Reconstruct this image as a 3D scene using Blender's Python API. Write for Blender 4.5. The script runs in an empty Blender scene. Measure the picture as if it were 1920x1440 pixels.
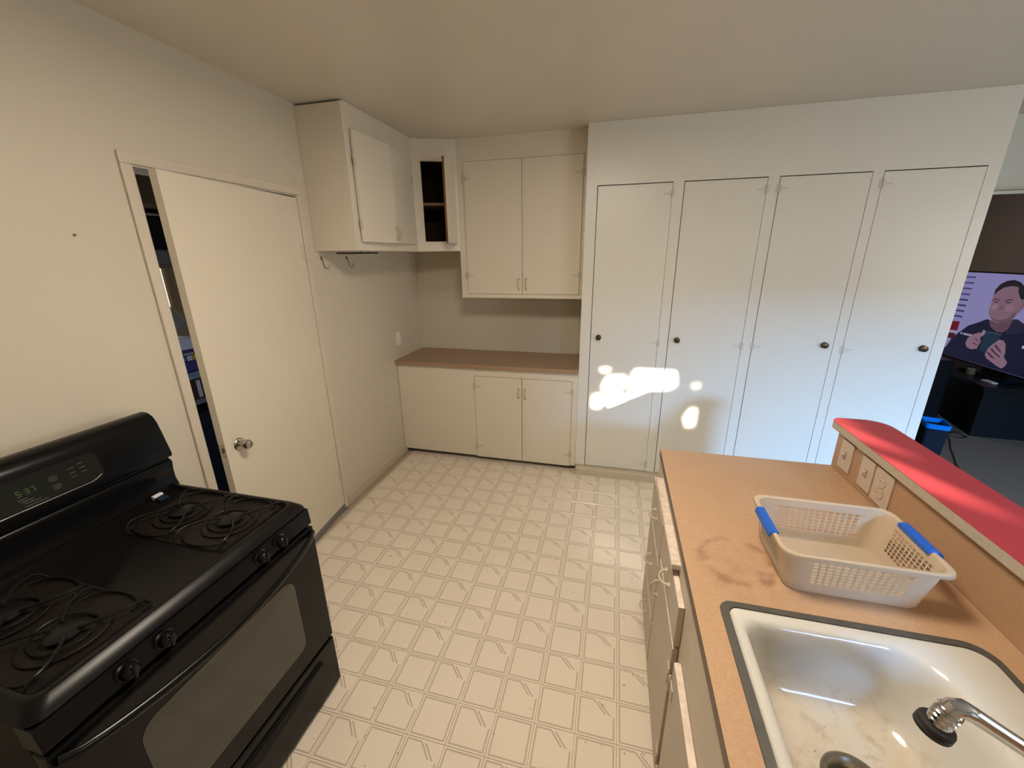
import bpy, math, random
from mathutils import Vector, Matrix
random.seed(7)
scene = bpy.context.scene
col = scene.collection
PI = math.pi

# ------------------------------------------------------------------ camera
CAM = (1.790, -1.978, 1.710)
R_ = [[0.97000, 0.24280, -0.01179], [0.06244, -0.29571, -0.95323], [-0.23493, 0.92391, -0.30200]]
cd = bpy.data.cameras.new('camera'); cam = bpy.data.objects.new('camera', cd); col.objects.link(cam)
cd.sensor_fit = 'HORIZONTAL'; cd.sensor_width = 36.0; cd.lens = 36.0 * 755.534 / 1920.0
cd.clip_start = 0.02; cd.clip_end = 100
m = Matrix(((R_[0][0], -R_[1][0], -R_[2][0], CAM[0]),
            (R_[0][1], -R_[1][1], -R_[2][1], CAM[1]),
            (R_[0][2], -R_[1][2], -R_[2][2], CAM[2]), (0, 0, 0, 1)))
loc, rot, _ = m.decompose()
cam.location = loc; cam.rotation_mode = 'QUATERNION'; cam.rotation_quaternion = rot
scene.camera = cam

# ------------------------------------------------------------------ colour management
vs = scene.view_settings
vs.view_transform = 'Standard'; vs.look = 'None'; vs.gamma = 1.0; vs.use_curve_mapping = False
vs.exposure = 0.0

# ------------------------------------------------------------------ world (plain daylight sky)
w = bpy.data.worlds.new('sky'); scene.world = w; w.use_nodes = True
bg = w.node_tree.nodes['Background']; bg.inputs[0].default_value = (0.62, 0.80, 1.0, 1); bg.inputs[1].default_value = 1.0

# ------------------------------------------------------------------ lights
def light(name, kind, loc, aim, energy, color, size=None, size_y=None, spread=None, angle=None):
    l = bpy.data.lights.new(name, kind); l.energy = energy; l.color = color
    o = bpy.data.objects.new(name, l); col.objects.link(o); o.location = loc
    d = (Vector(aim) - Vector(loc)); o.rotation_euler = d.to_track_quat('-Z', 'Y').to_euler()
    if kind == 'AREA':
        l.shape = 'RECTANGLE' if size_y else 'DISK'; l.size = size
        if size_y: l.size_y = size_y
        if spread: l.spread = math.radians(spread)
    if angle is not None: l.angle = angle
    return o
SUN = Vector((-0.5, 1.0, -0.27)).normalized()
light('sun', 'SUN', (8, -14, 6), tuple(Vector((8, -14, 6)) + SUN), 36.0, (1.0, 0.90, 0.74), angle=math.radians(0.53))
light('kitchen_ceiling_light', 'AREA', (1.62, -1.0, 2.47), (1.62, -1.0, 0), 38, (1.0, 0.875, 0.71), size=0.55)
light('front_window_skylight', 'AREA', (3.62, -5.2, 3.23), (3.62, 0.0, 3.23), 4000, (0.26, 0.54, 1.0), size=1.25, size_y=1.76)
light('right_window_daylight', 'AREA', (5.85, -1.9, 1.55), (2.6, -0.6, 1.35), 46, (1.0, 0.94, 0.85), size=1.7, size_y=1.25)
light('living_room_fill', 'AREA', (3.9, 3.9, 2.3), (4.6, 3.2, 0.6), 9, (1.0, 0.90, 0.80), size=0.5)  # unseen fill light, added to brighten the dark living-room wall
light('utility_window_light', 'AREA', (-1.05, -0.75, 1.35), (-0.4, -0.2, 1.0), 10.0, (0.55, 0.70, 1.0), size=0.3, size_y=0.6)

# ------------------------------------------------------------------ materials
def srgb(r, g, b):
    f = lambda c: (c / 255 / 12.92) if c / 255 <= 0.04045 else ((c / 255 + 0.055) / 1.055) ** 2.4
    return (f(r), f(g), f(b), 1.0)
class NT:
    """small node-expression helper"""
    def __init__(self, mat):
        self.t = mat.node_tree; self.n = self.t.nodes; self.l = self.t.links
    def new(self, kind, **kw):
        nd = self.n.new(kind)
        for k, v in kw.items(): setattr(nd, k, v)
        return nd
    def math(self, op, a, b=None, c=None):
        nd = self.n.new('ShaderNodeMath'); nd.operation = op
        for i, v in enumerate((a, b, c)):
            if v is None: continue
            if isinstance(v, (int, float)): nd.inputs[i].default_value = v
            else: self.l.new(v, nd.inputs[i])
        return nd.outputs[0]
    def mix(self, fac, a, b, blend='MIX'):
        nd = self.n.new('ShaderNodeMixRGB'); nd.blend_type = blend
        for i, v in enumerate((fac, a, b)):
            if isinstance(v, (int, float, tuple, list)): nd.inputs[i].default_value = v
            else: self.l.new(v, nd.inputs[i])
        return nd.outputs[0]
    def noise(self, vec, scale, detail=3, rough=0.55, dist=0.0):
        nd = self.n.new('ShaderNodeTexNoise'); nd.inputs['Scale'].default_value = scale
        nd.inputs['Detail'].default_value = detail; nd.inputs['Roughness'].default_value = rough
        nd.inputs['Distortion'].default_value = dist
        if vec is not None: self.l.new(vec, nd.inputs['Vector'])
        return nd.outputs['Fac']
    def ramp(self, x, lo, hi):
        nd = self.n.new('ShaderNodeMapRange'); nd.inputs[1].default_value = lo; nd.inputs[2].default_value = hi
        nd.clamp = True; self.l.new(x, nd.inputs[0]); return nd.outputs[0]
MATS = {}
def mat(name, color, rough=0.5, metal=0.0, var=0.0, vscale=6.0, bump=0.0, bscale=120.0, coat=0.0, spec=0.5, emit=None, estr=1.0):
    if name in MATS: return MATS[name]
    mt = bpy.data.materials.new(name); mt.use_nodes = True; MATS[name] = mt
    h = NT(mt); b = h.n['Principled BSDF']
    b.inputs['Base Color'].default_value = color; b.inputs['Roughness'].default_value = rough
    b.inputs['Metallic'].default_value = metal; b.inputs['Specular IOR Level'].default_value = spec
    b.inputs['Coat Weight'].default_value = coat; b.inputs['Coat Roughness'].default_value = 0.08
    tc = h.new('ShaderNodeTexCoord')
    if var > 0:
        nf = h.noise(tc.outputs['Object'], vscale, 4)
        dark = tuple(c * (1 - var) for c in color[:3]) + (1,); lite = tuple(min(1, c * (1 + var)) for c in color[:3]) + (1,)
        h.l.new(h.mix(nf, dark, lite), b.inputs['Base Color'])
    if bump > 0:
        bn = h.new('ShaderNodeBump'); bn.inputs['Strength'].default_value = bump; bn.inputs['Distance'].default_value = 0.002
        h.l.new(h.noise(tc.outputs['Object'], bscale, 2), bn.inputs['Height']); h.l.new(bn.outputs[0], b.inputs['Normal'])
    if emit:
        b.inputs['Emission Color'].default_value = emit; b.inputs['Emission Strength'].default_value = estr
    return mt
WALL = mat('wall_paint', (0.57, 0.512, 0.405, 1), 0.55, var=0.04, vscale=1.5, bump=0.25, bscale=160)
CEIL = mat('ceiling_paint', (0.66, 0.605, 0.51, 1), 0.38, var=0.03, vscale=1.2, bump=0.2, bscale=90)
CREAM = mat('cream_enamel', (0.68, 0.615, 0.50, 1), 0.42, var=0.03, vscale=3, bump=0.18, bscale=60)
PANTRY = mat('pantry_enamel', (0.71, 0.68, 0.605, 1), 0.33, var=0.025, vscale=2, bump=0.12, bscale=40)
DOORP = mat('door_paint', (0.64, 0.57, 0.455, 1), 0.45, var=0.03, vscale=2, bump=0.15, bscale=70)
TRIMP = mat('trim_paint', (0.60, 0.52, 0.41, 1), 0.5, var=0.05, vscale=10, bump=0.3, bscale=80)
BASEB = mat('baseboard_paint', (0.52, 0.45, 0.34, 1), 0.45, var=0.06, vscale=8)
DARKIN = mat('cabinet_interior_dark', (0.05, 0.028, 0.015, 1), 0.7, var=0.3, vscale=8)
RAWWOOD = mat('raw_plywood_edge', (0.16, 0.065, 0.02, 1), 0.6, var=0.3, vscale=40)
BLACK = mat('black_enamel', (0.004, 0.004, 0.0045, 1), 0.20, spec=0.22)
BLACKM = mat('black_matte', (0.005, 0.005, 0.006, 1), 0.5, spec=0.15)
BLACKP = mat('black_plastic', (0.004, 0.004, 0.005, 1), 0.3, spec=0.2)
COOKTOP = mat('cooktop_enamel', (0.006, 0.005, 0.005, 1), 0.30, var=0.4, vscale=15, spec=0.2)
PAN = mat('burner_pan_stained', (0.010, 0.0068, 0.0055, 1), 0.5, var=0.7, vscale=14, bump=0.3, bscale=70, spec=0.2)
IRON = mat('grate_iron', (0.006, 0.0055, 0.0055, 1), 0.4, spec=0.25)
OVGLASS = mat('oven_glass', (0.045, 0.045, 0.038, 1), 0.12, spec=0.6)
CHROME = mat('chrome', (0.62, 0.62, 0.62, 1), 0.13, metal=1)
STEEL = mat('satin_steel', (0.50, 0.45, 0.38, 1), 0.25, metal=1)
BRONZE = mat('dark_bronze', (0.10, 0.075, 0.04, 1), 0.3, metal=0.9)
HOOKM = mat('hook_steel', (0.22, 0.17, 0.11, 1), 0.35, metal=0.8)
RUBBER = mat('black_rubber', (0.012, 0.012, 0.012, 1), 0.55)
RED = mat('red_laminate', (0.35, 0.042, 0.048, 1), 0.45, spec=0.12, var=0.06, vscale=4, bump=0.05, bscale=200)
EDGEB = mat('bar_edge_band', (0.42, 0.36, 0.27, 1), 0.5, var=0.2, vscale=60)
GASKET = mat('sink_rim_steel', (0.10, 0.095, 0.085, 1), 0.42, metal=0.3, var=0.35, vscale=30)
BLUE = mat('blue_plastic', (0.012, 0.10, 0.46, 1), 0.35)
BLUER = mat('bright_blue_plastic', (0.0, 0.15, 0.52, 1), 0.55, spec=0.1)
PLATE = mat('switch_plate', (0.52, 0.42, 0.33, 1), 0.4, var=0.12, vscale=60)
PLATED = mat('plate_slots', (0.22, 0.16, 0.12, 1), 0.6)
PLATEW = mat('wall_plate_white', (0.75, 0.72, 0.66, 1), 0.4)
CARPET = mat('carpet', (0.14, 0.112, 0.086, 1), 0.95, spec=0.05, var=0.25, vscale=220, bump=0.8, bscale=400)
LIVWALL = mat('living_wall_paint', (0.34, 0.28, 0.245, 1), 0.7, var=0.05)
HEADW = mat('header_paint', (0.68, 0.68, 0.62, 1), 0.55, bump=0.2, bscale=120)
GREYM = mat('threshold_metal', (0.20, 0.195, 0.18, 1), 0.4, metal=0.2, var=0.2, vscale=30)
VINYL = mat('vinyl_base', (0.50, 0.42, 0.33, 1), 0.35)
GROUT = mat('vinyl_joint', (0.42, 0.34, 0.26, 1), 0.5)
DARKEDGE = mat('counter_edge', (0.13, 0.085, 0.055, 1), 0.45, var=0.25, vscale=30)
BARK = mat('bark', (0.10, 0.06, 0.035, 1), 0.9, var=0.3, vscale=20)
LEAF = mat('leaf', (0.03, 0.075, 0.015, 1), 0.7, var=0.4, vscale=5)

def laminate(name, base, dark, lite, stain=None, scale=1.0):
    mt = bpy.data.materials.new(name); mt.use_nodes = True; h = NT(mt); b = h.n['Principled BSDF']
    tc = h.new('ShaderNodeTexCoord'); mp = h.new('ShaderNodeMapping'); mp.inputs['Scale'].default_value = (1.0 * scale, 1.0 * scale, 1)
    h.l.new(tc.outputs['Object'], mp.inputs[0])
    n1 = h.noise(mp.outputs[0], 9, 5, 0.6, 2.5)
    swirl = h.math('PINGPONG', h.math('MULTIPLY', n1, 9.0), 0.5)
    c = h.mix(h.math('MULTIPLY', swirl, 1.1), dark, lite)
    n2 = h.noise(mp.outputs[0], 3.0, 3)
    c = h.mix(0.55, c, h.mix(n2, base, lite))
    n3 = h.noise(mp.outputs[0], 260, 2)
    c = h.mix(h.math('MULTIPLY', h.ramp(n3, 0.45, 0.75), 0.35), c, dark)
    if stain:
        sx = h.new('ShaderNodeSeparateXYZ'); h.l.new(tc.outputs['Object'], sx.inputs[0])
        wob = h.math('MULTIPLY', h.math('SUBTRACT', h.noise(tc.outputs['Object'], 14, 3), 0.5), 0.06)
        for (px, py, rad, wid, amt) in stain:
            dx = h.math('SUBTRACT', sx.outputs[0], px); dy = h.math('SUBTRACT', sx.outputs[1], py)
            d = h.math('SQRT', h.math('ADD', h.math('MULTIPLY', dx, dx), h.math('MULTIPLY', dy, dy)))
            d = h.math('ADD', d, wob)
            ring = h.ramp(h.math('ABSOLUTE', h.math('SUBTRACT', d, rad)), wid, 0.0)
            pat = h.ramp(h.noise(tc.outputs['Object'], 22, 4), 0.38, 0.62)
            c = h.mix(h.math('MULTIPLY', h.math('MULTIPLY', ring, pat), amt), c, (0.13, 0.045, 0.022, 1))
    h.l.new(c, b.inputs['Base Color']); b.inputs['Roughness'].default_value = 0.36
    bn = h.new('ShaderNodeBump'); bn.inputs['Strength'].default_value = 0.06; bn.inputs['Distance'].default_value = 0.001
    h.l.new(n3, bn.inputs['Height']); h.l.new(bn.outputs[0], b.inputs['Normal'])
    return mt
LAM = laminate('counter_laminate', (0.47, 0.295, 0.175, 1), (0.36, 0.205, 0.11, 1), (0.53, 0.35, 0.22, 1),
               stain=[(2.175, -0.90, 0.09, 0.02, 0.5), (2.19, -0.96, 0.0, 0.16, 0.22), (2.235, -0.945, 0.0, 0.03, 0.6)])
LAM2 = laminate('splash_laminate', (0.40, 0.245, 0.14, 1), (0.32, 0.18, 0.10, 1), (0.45, 0.29, 0.175, 1))
LEDGE = laminate('ledge_laminate', (0.345, 0.225, 0.14, 1), (0.29, 0.185, 0.11, 1), (0.38, 0.25, 0.16, 1))

def tile_material(name, cut, p=0.1518):
    """printed vinyl tile: frame line, and for the cut kind two diagonal stripes across one corner"""
    mt = bpy.data.materials.new(name); mt.use_nodes = True; h = NT(mt); b = h.n['Principled BSDF']
    tc = h.new('ShaderNodeTexCoord'); sp = h.new('ShaderNodeSeparateXYZ'); h.l.new(tc.outputs['Object'], sp.inputs[0])
    geo = h.new('ShaderNodeNewGeometry')
    u, v = sp.outputs[0], sp.outputs[1]
    au, av = h.math('ABSOLUTE', u), h.math('ABSOLUTE', v)
    a, wd = 0.0655, 0.0060
    def band(x, c, wid):   # 1 inside |x-c|<wid/2, softened
        return h.ramp(h.math('ABSOLUTE', h.math('SUBTRACT', x, c)), wid * 0.62, wid * 0.38)
    mx = h.math('MAXIMUM', au, av)
    line = band(mx, a, wd)
    if cut:
        S = lambda s: -a + 2 * a * s
        gate = h.math('MULTIPLY', h.math('GREATER_THAN', u, S(0.42)), h.math('GREATER_THAN', v, S(0.60)))
        line = h.math('MULTIPLY', line, h.math('SUBTRACT', 1.0, gate))
        def stripe(s0, t0, s1, t1):
            x0, y0, x1, y1 = S(s0), S(t0), S(s1), S(t1); L = math.hypot(x1 - x0, y1 - y0)
            dx, dy = (x1 - x0) / L, (y1 - y0) / L
            al = h.math('ADD', h.math('MULTIPLY', h.math('SUBTRACT', u, x0), dx), h.math('MULTIPLY', h.math('SUBTRACT', v, y0), dy))
            pe = h.math('ADD', h.math('MULTIPLY', h.math('SUBTRACT', u, x0), -dy), h.math('MULTIPLY', h.math('SUBTRACT', v, y0), dx))
            mk = band(pe, 0.0, wd)
            return h.math('MULTIPLY', mk, h.math('MULTIPLY', h.math('GREATER_THAN', al, 0.0), h.math('LESS_THAN', al, L)))
        line = h.math('MAXIMUM', line, stripe(0.42, 1.0, 0.76, 0.64))
        line = h.math('MAXIMUM', line, stripe(0.55, 0.99, 0.89, 0.63))
        line = h.math('MAXIMUM', line, h.math('MULTIPLY', stripe(0.72, 0.99, 1.02, 0.66), 0.0))
    base, dk = (0.78, 0.69, 0.57, 1), (0.46, 0.37, 0.28, 1)
    n1 = h.noise(geo.outputs['Position'], 2.2, 3)
    n2 = h.noise(geo.outputs['Position'], 190, 2, 0.7)
    bc = h.mix(n1, (0.73, 0.645, 0.53, 1), (0.80, 0.71, 0.585, 1))
    bc = h.mix(h.math('MULTIPLY', h.ramp(n2, 0.5, 0.8), 0.25), bc, dk)
    cc = h.mix(h.math('MULTIPLY', line, 0.82), bc, dk)
    spk = h.ramp(h.noise(geo.outputs['Position'], 34, 2, 0.5), 0.715, 0.75)
    cc = h.mix(h.math('MULTIPLY', spk, 0.55), cc, (0.10, 0.07, 0.05, 1))
    h.l.new(cc, b.inputs['Base Color'])
    b.inputs['Roughness'].default_value = 0.20
    bn = h.new('ShaderNodeBump'); bn.inputs['Strength'].default_value = 0.30; bn.inputs['Distance'].default_value = 0.0012
    hh = h.math('ADD', h.math('MULTIPLY', h.noise(geo.outputs['Position'], 75, 2), 0.8), h.math('MULTIPLY', line, -0.5))
    h.l.new(hh, bn.inputs['Height']); h.l.new(bn.outputs[0], b.inputs['Normal'])
    return mt
TILE_A = tile_material('tile_print_plain', False); TILE_B = tile_material('tile_print_corner', True)

def enamel_sink():
    mt = bpy.data.materials.new('sink_enamel'); mt.use_nodes = True; h = NT(mt); b = h.n['Principled BSDF']
    tc = h.new('ShaderNodeTexCoord'); sp = h.new('ShaderNodeSeparateXYZ'); h.l.new(tc.outputs['Object'], sp.inputs[0])
    low = h.ramp(sp.outputs[2], -0.10, -0.165)
    n = h.ramp(h.noise(tc.outputs['Object'], 9, 4, 0.6, 1.0), 0.42, 0.7)
    n2 = h.ramp(h.noise(tc.outputs['Object'], 24, 4, 0.65), 0.52, 0.72)
    c = h.mix(h.math('MULTIPLY', low, h.math('ADD', 0.25, h.math('MULTIPLY', n, 0.6))), (0.59, 0.57, 0.52, 1), (0.55, 0.44, 0.30, 1))
    c = h.mix(h.math('MULTIPLY', h.math('MULTIPLY', low, n2), 0.55), c, (0.33, 0.24, 0.15, 1))
    sp2 = h.ramp(h.noise(tc.outputs['Object'], 60, 1), 0.80, 0.82)
    c = h.mix(h.math('MULTIPLY', sp2, 0.7), c, (0.06, 0.05, 0.04, 1))
    h.l.new(c, b.inputs['Base Color']); b.inputs['Roughness'].default_value = 0.16
    b.inputs['Coat Weight'].default_value = 0.3
    return mt
SINKM = enamel_sink()

def frosted():
    mt = bpy.data.materials.new('frosted_plastic'); mt.use_nodes = True; h = NT(mt)
    b = h.n['Principled BSDF']; out = h.n['Material Output']
    b.inputs['Base Color'].default_value = (0.76, 0.655, 0.51, 1); b.inputs['Roughness'].default_value = 0.35
    tl = h.new('ShaderNodeBsdfTranslucent'); tl.inputs[0].default_value = (0.78, 0.67, 0.51, 1)
    tr = h.new('ShaderNodeBsdfTransparent'); tr.inputs[0].default_value = (0.95, 0.92, 0.86, 1)
    m1 = h.new('ShaderNodeMixShader'); m1.inputs[0].default_value = 0.40
    h.l.new(b.outputs[0], m1.inputs[1]); h.l.new(tl.outputs[0], m1.inputs[2])
    m2 = h.new('ShaderNodeMixShader'); m2.inputs[0].default_value = 0.30
    h.l.new(m1.outputs[0], m2.inputs[1]); h.l.new(tr.outputs[0], m2.inputs[2])
    h.l.new(m2.outputs[0], out.inputs[0]); return mt
FROST = frosted()
def glassm():
    mt = bpy.data.materials.new('window_glass'); mt.use_nodes = True; h = NT(mt); out = h.n['Material Output']
    h.n.remove(h.n['Principled BSDF'])
    tr = h.new('ShaderNodeBsdfTransparent'); gl = h.new('ShaderNodeBsdfGlossy'); gl.inputs['Roughness'].default_value = 0.02
    m = h.new('ShaderNodeMixShader'); m.inputs[0].default_value = 0.06
    h.l.new(tr.outputs[0], m.inputs[1]); h.l.new(gl.outputs[0], m.inputs[2]); h.l.new(m.outputs[0], out.inputs[0]); return mt
GLASS = glassm()
def emat(name, rgb, s):
    mt = bpy.data.materials.new(name); mt.use_nodes = True; b = mt.node_tree.nodes['Principled BSDF']
    b.inputs['Base Color'].default_value = (0.01, 0.01, 0.01, 1); b.inputs['Roughness'].default_value = 0.3
    b.inputs['Emission Color'].default_value = srgb(*rgb); b.inputs['Emission Strength'].default_value = s; return mt

# ------------------------------------------------------------------ mesh builder
class MB:
    def __init__(self): self.v = []; self.f = []; self.mi = []
    def face(self, idx, k=0): self.f.append(tuple(idx)); self.mi.append(k)
    def add(self, vs_): n = len(self.v); self.v += [tuple(p) for p in vs_]; return n
    def box(self, x0, x1, y0, y1, z0, z1, k=0):
        n = self.add([(x0, y0, z0), (x1, y0, z0), (x1, y1, z0), (x0, y1, z0), (x0, y0, z1), (x1, y0, z1), (x1, y1, z1), (x0, y1, z1)])
        for q in ((0, 3, 2, 1), (4, 5, 6, 7), (0, 1, 5, 4), (1, 2, 6, 5), (2, 3, 7, 6), (3, 0, 4, 7)): self.face([n + i for i in q], k)
        return self
    def prism(self, poly, axis, a0, a1, k=0):
        """poly of 2-D points in the two other axes (in order), extruded along axis"""
        def P(p, a):
            if axis == 'x': return (a, p[0], p[1])
            if axis == 'y': return (p[0], a, p[1])
            return (p[0], p[1], a)
        N = len(poly); n = self.add([P(p, a0) for p in poly] + [P(p, a1) for p in poly])
        for i in range(N):
            j = (i + 1) % N; self.face((n + i, n + j, n + N + j, n + N + i), k)
        self.face([n + i for i in range(N)][::-1], k); self.face([n + N + i for i in range(N)], k)
        return self
    def loft(self, loops, cap0=False, cap1=False, k=0):
        N = len(loops[0]); st = [self.add(l) for l in loops]
        for a, b in zip(st, st[1:]):
            for i in range(N):
                j = (i + 1) % N; self.face((a + i, a + j, b + j, b + i), k)
        if cap0: self.face([st[0] + i for i in range(N)][::-1], k)
        if cap1: self.face([st[-1] + i for i in range(N)], k)
        return self
    def tube(self, pts, r, n=8, closed=False, cap=True, k=0, flat=None):
        pts = [Vector(p) for p in pts]; N = len(pts); loops = []
        rr = r if isinstance(r, (list, tuple)) else [r] * N
        up = None
        for i, p in enumerate(pts):
            a = pts[i - 1] if (i or closed) else p; b = pts[(i + 1) % N] if (i < N - 1 or closed) else p
            t = (b - a).normalized()
            if up is None:
                up = Vector((0, 0, 1)) if abs(t.z) < 0.9 else Vector((1, 0, 0))
            s = t.cross(up).normalized(); up = s.cross(t).normalized()
            fx, fy = flat if flat else (1, 1)
            loops.append([tuple(p + rr[i] * (fx * math.cos(2 * PI * j / n) * s + fy * math.sin(2 * PI * j / n) * up)) for j in range(n)])
        if closed: loops.append(loops[0])
        return self.loft(loops, cap and not closed, cap and not closed, k)
    def lathe(self, prof, o, axis=(0, 0, 1), n=20, k=0, cap0=True, cap1=True):
        """prof: (radius, height) pairs along axis from o"""
        ax = Vector(axis).normalized(); o = Vector(o)
        s = ax.cross(Vector((0, 0, 1)) if abs(ax.z) < 0.9 else Vector((1, 0, 0))).normalized(); t = ax.cross(s)
        loops = [[tuple(o + ax * hh + (math.cos(2 * PI * j / n) * s + math.sin(2 * PI * j / n) * t) * max(rad, 1e-4)) for j in range(n)] for rad, hh in prof]
        return self.loft(loops, cap0, cap1, k)
    def build(self, name, m, parent=None, bevel=0.0, smooth=False, local=False, seg=2, weld=False, solid=0.0, kind=None, autosmooth=True):
        off = Vector((0, 0, 0))
        if parent is not None and not local:
            r = parent
            while r.parent: r = r.parent
            off = r.location
        me = bpy.data.meshes.new(name)
        me.from_pydata([tuple(Vector(p) - off) for p in self.v], [], self.f)
        ms = m if isinstance(m, (list, tuple)) else [m]
        for q in ms: me.materials.append(q)
        if len(ms) > 1: me.polygons.foreach_set('material_index', self.mi)
        me.validate(); me.update()
        import bmesh
        bm = bmesh.new(); bm.from_mesh(me)
        if weld: bmesh.ops.remove_doubles(bm, verts=bm.verts, dist=1e-5)
        bmesh.ops.recalc_face_normals(bm, faces=bm.faces)
        if smooth:
            for e in bm.edges:
                if len(e.link_faces) == 2 and e.calc_face_angle(0) > math.radians(38): e.smooth = False
            for f in bm.faces: f.smooth = True
        bm.to_mesh(me); bm.free()
        o = bpy.data.objects.new(name, me); col.objects.link(o)
        if parent is not None: o.parent = parent
        if solid: sm = o.modifiers.new('solid', 'SOLIDIFY'); sm.thickness = solid; sm.offset = 0
        if bevel: bv = o.modifiers.new('bevel', 'BEVEL'); bv.width = bevel; bv.segments = seg; bv.limit_method = 'ANGLE'; bv.angle_limit = math.radians(40)
        if kind: o['kind'] = kind
        return o
def box(name, m, parent, x0, x1, y0, y1, z0, z1, bevel=0.0015, **kw):
    return MB().box(x0, x1, y0, y1, z0, z1).build(name, m, parent, bevel=bevel, **kw)
def tag(o, label, cat, group=None):
    o['label'] = label; o['category'] = cat
    if group: o['group'] = group
    return o
def thing(name, label, cat, loc=(0, 0, 0), group=None, rotz=0.0):
    o = bpy.data.objects.new(name, None); col.objects.link(o); o.location = loc; o.rotation_euler = (0, 0, rotz)
    o.empty_display_size = 0.05
    return tag(o, label, cat, group)
def struct(o): o['kind'] = 'structure'; return o
def rrect(x0, x1, y0, y1, r, z, n=6):
    """rounded rectangle loop, 4*(n+1) points, r one radius or four (x1y1, x0y1, x0y0, x1y0)"""
    rs = r if isinstance(r, (list, tuple)) else [r] * 4
    out = []
    for (cx, cy, a0, rr) in ((x1, y1, 0, rs[0]), (x0, y1, 90, rs[1]), (x0, y0, 180, rs[2]), (x1, y0, 270, rs[3])):
        sx = -1 if cx == x1 else 1; sy = -1 if cy == y1 else 1
        for i in range(n + 1):
            a = math.radians(a0 + 90 * i / n)
            out.append((cx + sx * rr + rr * math.cos(a), cy + sy * rr + rr * math.sin(a), z))
    return out

# ================================================================== SETTING
H = 2.527; YP = 1.041; YB = 1.5535; XL = 1.554; XR = 3.783
# floor base and tiles
floor = struct(MB().box(-0.05, 6.0, -3.4, 1.65, -0.05, -0.004).build('floor', GROUT))
PX, PY, X0, Y0 = 0.1530, 0.1506, 1.285, -0.610
def tile_mesh(name, mtl, w_, h_):
    g = 0.0006; t = 0.0012
    b = MB()
    x, y = w_ / 2 - g, h_ / 2 - g
    n = b.add([(-x, -y, -0.0045), (x, -y, -0.0045), (x, y, -0.0045), (-x, y, -0.0045),
               (-x + 0, -y, -t), (x, -y, -t), (x, y, -t), (-x, y, -t),
               (-x + t, -y + t, 0), (x - t, -y + t, 0), (x - t, y - t, 0), (-x + t, y - t, 0)])
    for lo in (0, 4):
        for i in range(4):
            j = (i + 1) % 4; b.face((n + lo + i, n + lo + j, n + lo + 4 + j, n + lo + 4 + i))
    b.face((n + 8, n + 9, n + 10, n + 11))
    me = bpy.data.meshes.new(name); me.from_pydata(b.v, [], b.f); me.materials.append(mtl); me.update(); return me
TA, TB = tile_mesh('tile', TILE_A, PX, PY), tile_mesh('tile_corner', TILE_B, PX, PY)
for i in range(-9, 6):
    for j in range(-9, 13):
        xc, yc = X0 + (i + 0.5) * PX, Y0 + (j + 0.5) * PY
        if xc < 0.0 or xc > 2.13 or yc > 1.14 or yc < -1.75: continue
        if xc < 0.66 and yc < -1.02: continue
        if yc < -1.1 and xc < 0.85 and yc < -1.55: continue
        t = bpy.data.objects.new('tile', TB if (i + j) % 2 else TA); col.objects.link(t)
        t.location = (xc, yc, 0); t.parent = floor
struct(MB().box(2.85, 6.0, -3.4, 1.65, -0.004, 0.0).build('floor_dining', CARPET))
struct(MB().box(2.14, 2.85, -3.4, 1.1, -0.004, -0.001).build('floor_vinyl', VINYL))
struct(MB().box(2.95, 7.6, 1.65, 5.0, -0.05, 0.0).build('floor_carpet', CARPET))
struct(MB().box(-1.3, 7.6, -3.5, 5.0, H, H + 0.08).build('ceiling', CEIL))
# left wall with door opening
DY0, DY1, DZ = -0.688, 0.137, 2.050
wl = MB()
wl.box(-0.10, 0.0, -3.4, DY0, 0, H).box(-0.10, 0.0, DY1, YB + 0.1, 0, H).box(-0.10, 0.0, DY0, DY1, DZ, H)
struct(wl.build('wall_left', WALL))
struct(MB().box(0.0, XR, YB, YB + 0.1, 0, H).build('wall_back', WALL))
# wall behind the camera with its window opening
WX0, WX1, WZ0, WZ1 = 3.30, 4.90, 1.00, 2.14
wf = MB()
wf.box(0.0, WX0, -3.5, -3.4, 0, H).box(WX1, 6.0, -3.5, -3.4, 0, H).box(WX0, WX1, -3.5, -3.4, 0, WZ0).box(WX0, WX1, -3.5, -3.4, WZ1, H)
struct(wf.build('wall_front', WALL))
wr = MB().box(6.0, 6.1, -3.5, -2.75, 0, H).box(6.0, 6.1, -1.05, 1.65, 0, H).box(6.0, 6.1, -2.75, -1.05, 0, 0.9).box(6.0, 6.1, -2.75, -1.05, 2.15, H)
struct(wr.build('wall_right', WALL))
# windows
def window(name, horizontal, a0, a1, z0, z1, c):
    fr = MB(); gl = MB()
    def bx(b, p0, p1, q0, q1, d0, d1):
        if horizontal: b.box(p0, p1, c + d0, c + d1, q0, q1)
        else: b.box(c + d0, c + d1, p0, p1, q0, q1)
    for (p0, p1, q0, q1) in ((a0, a0 + .05, z0, z1), (a1 - .05, a1, z0, z1), (a0 + .05, a1 - .05, z0, z0 + .05), (a0 + .05, a1 - .05, z1 - .02, z1)):
        bx(fr, p0, p1, q0, q1, -0.03, 0.03)
    f = struct(fr.build(name, TRIMP, bevel=0.002))
    bx(gl, a0 + .05, a1 - .05, z0 + .05, z1 - .02, -0.003, 0.003); gl.build('pane', GLASS, f)
window('window_1', True, WX0, WX1, WZ0, WZ1, -3.45)
window('window_2', False, -2.75, -1.05, 0.9, 2.15, 6.05)
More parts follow.
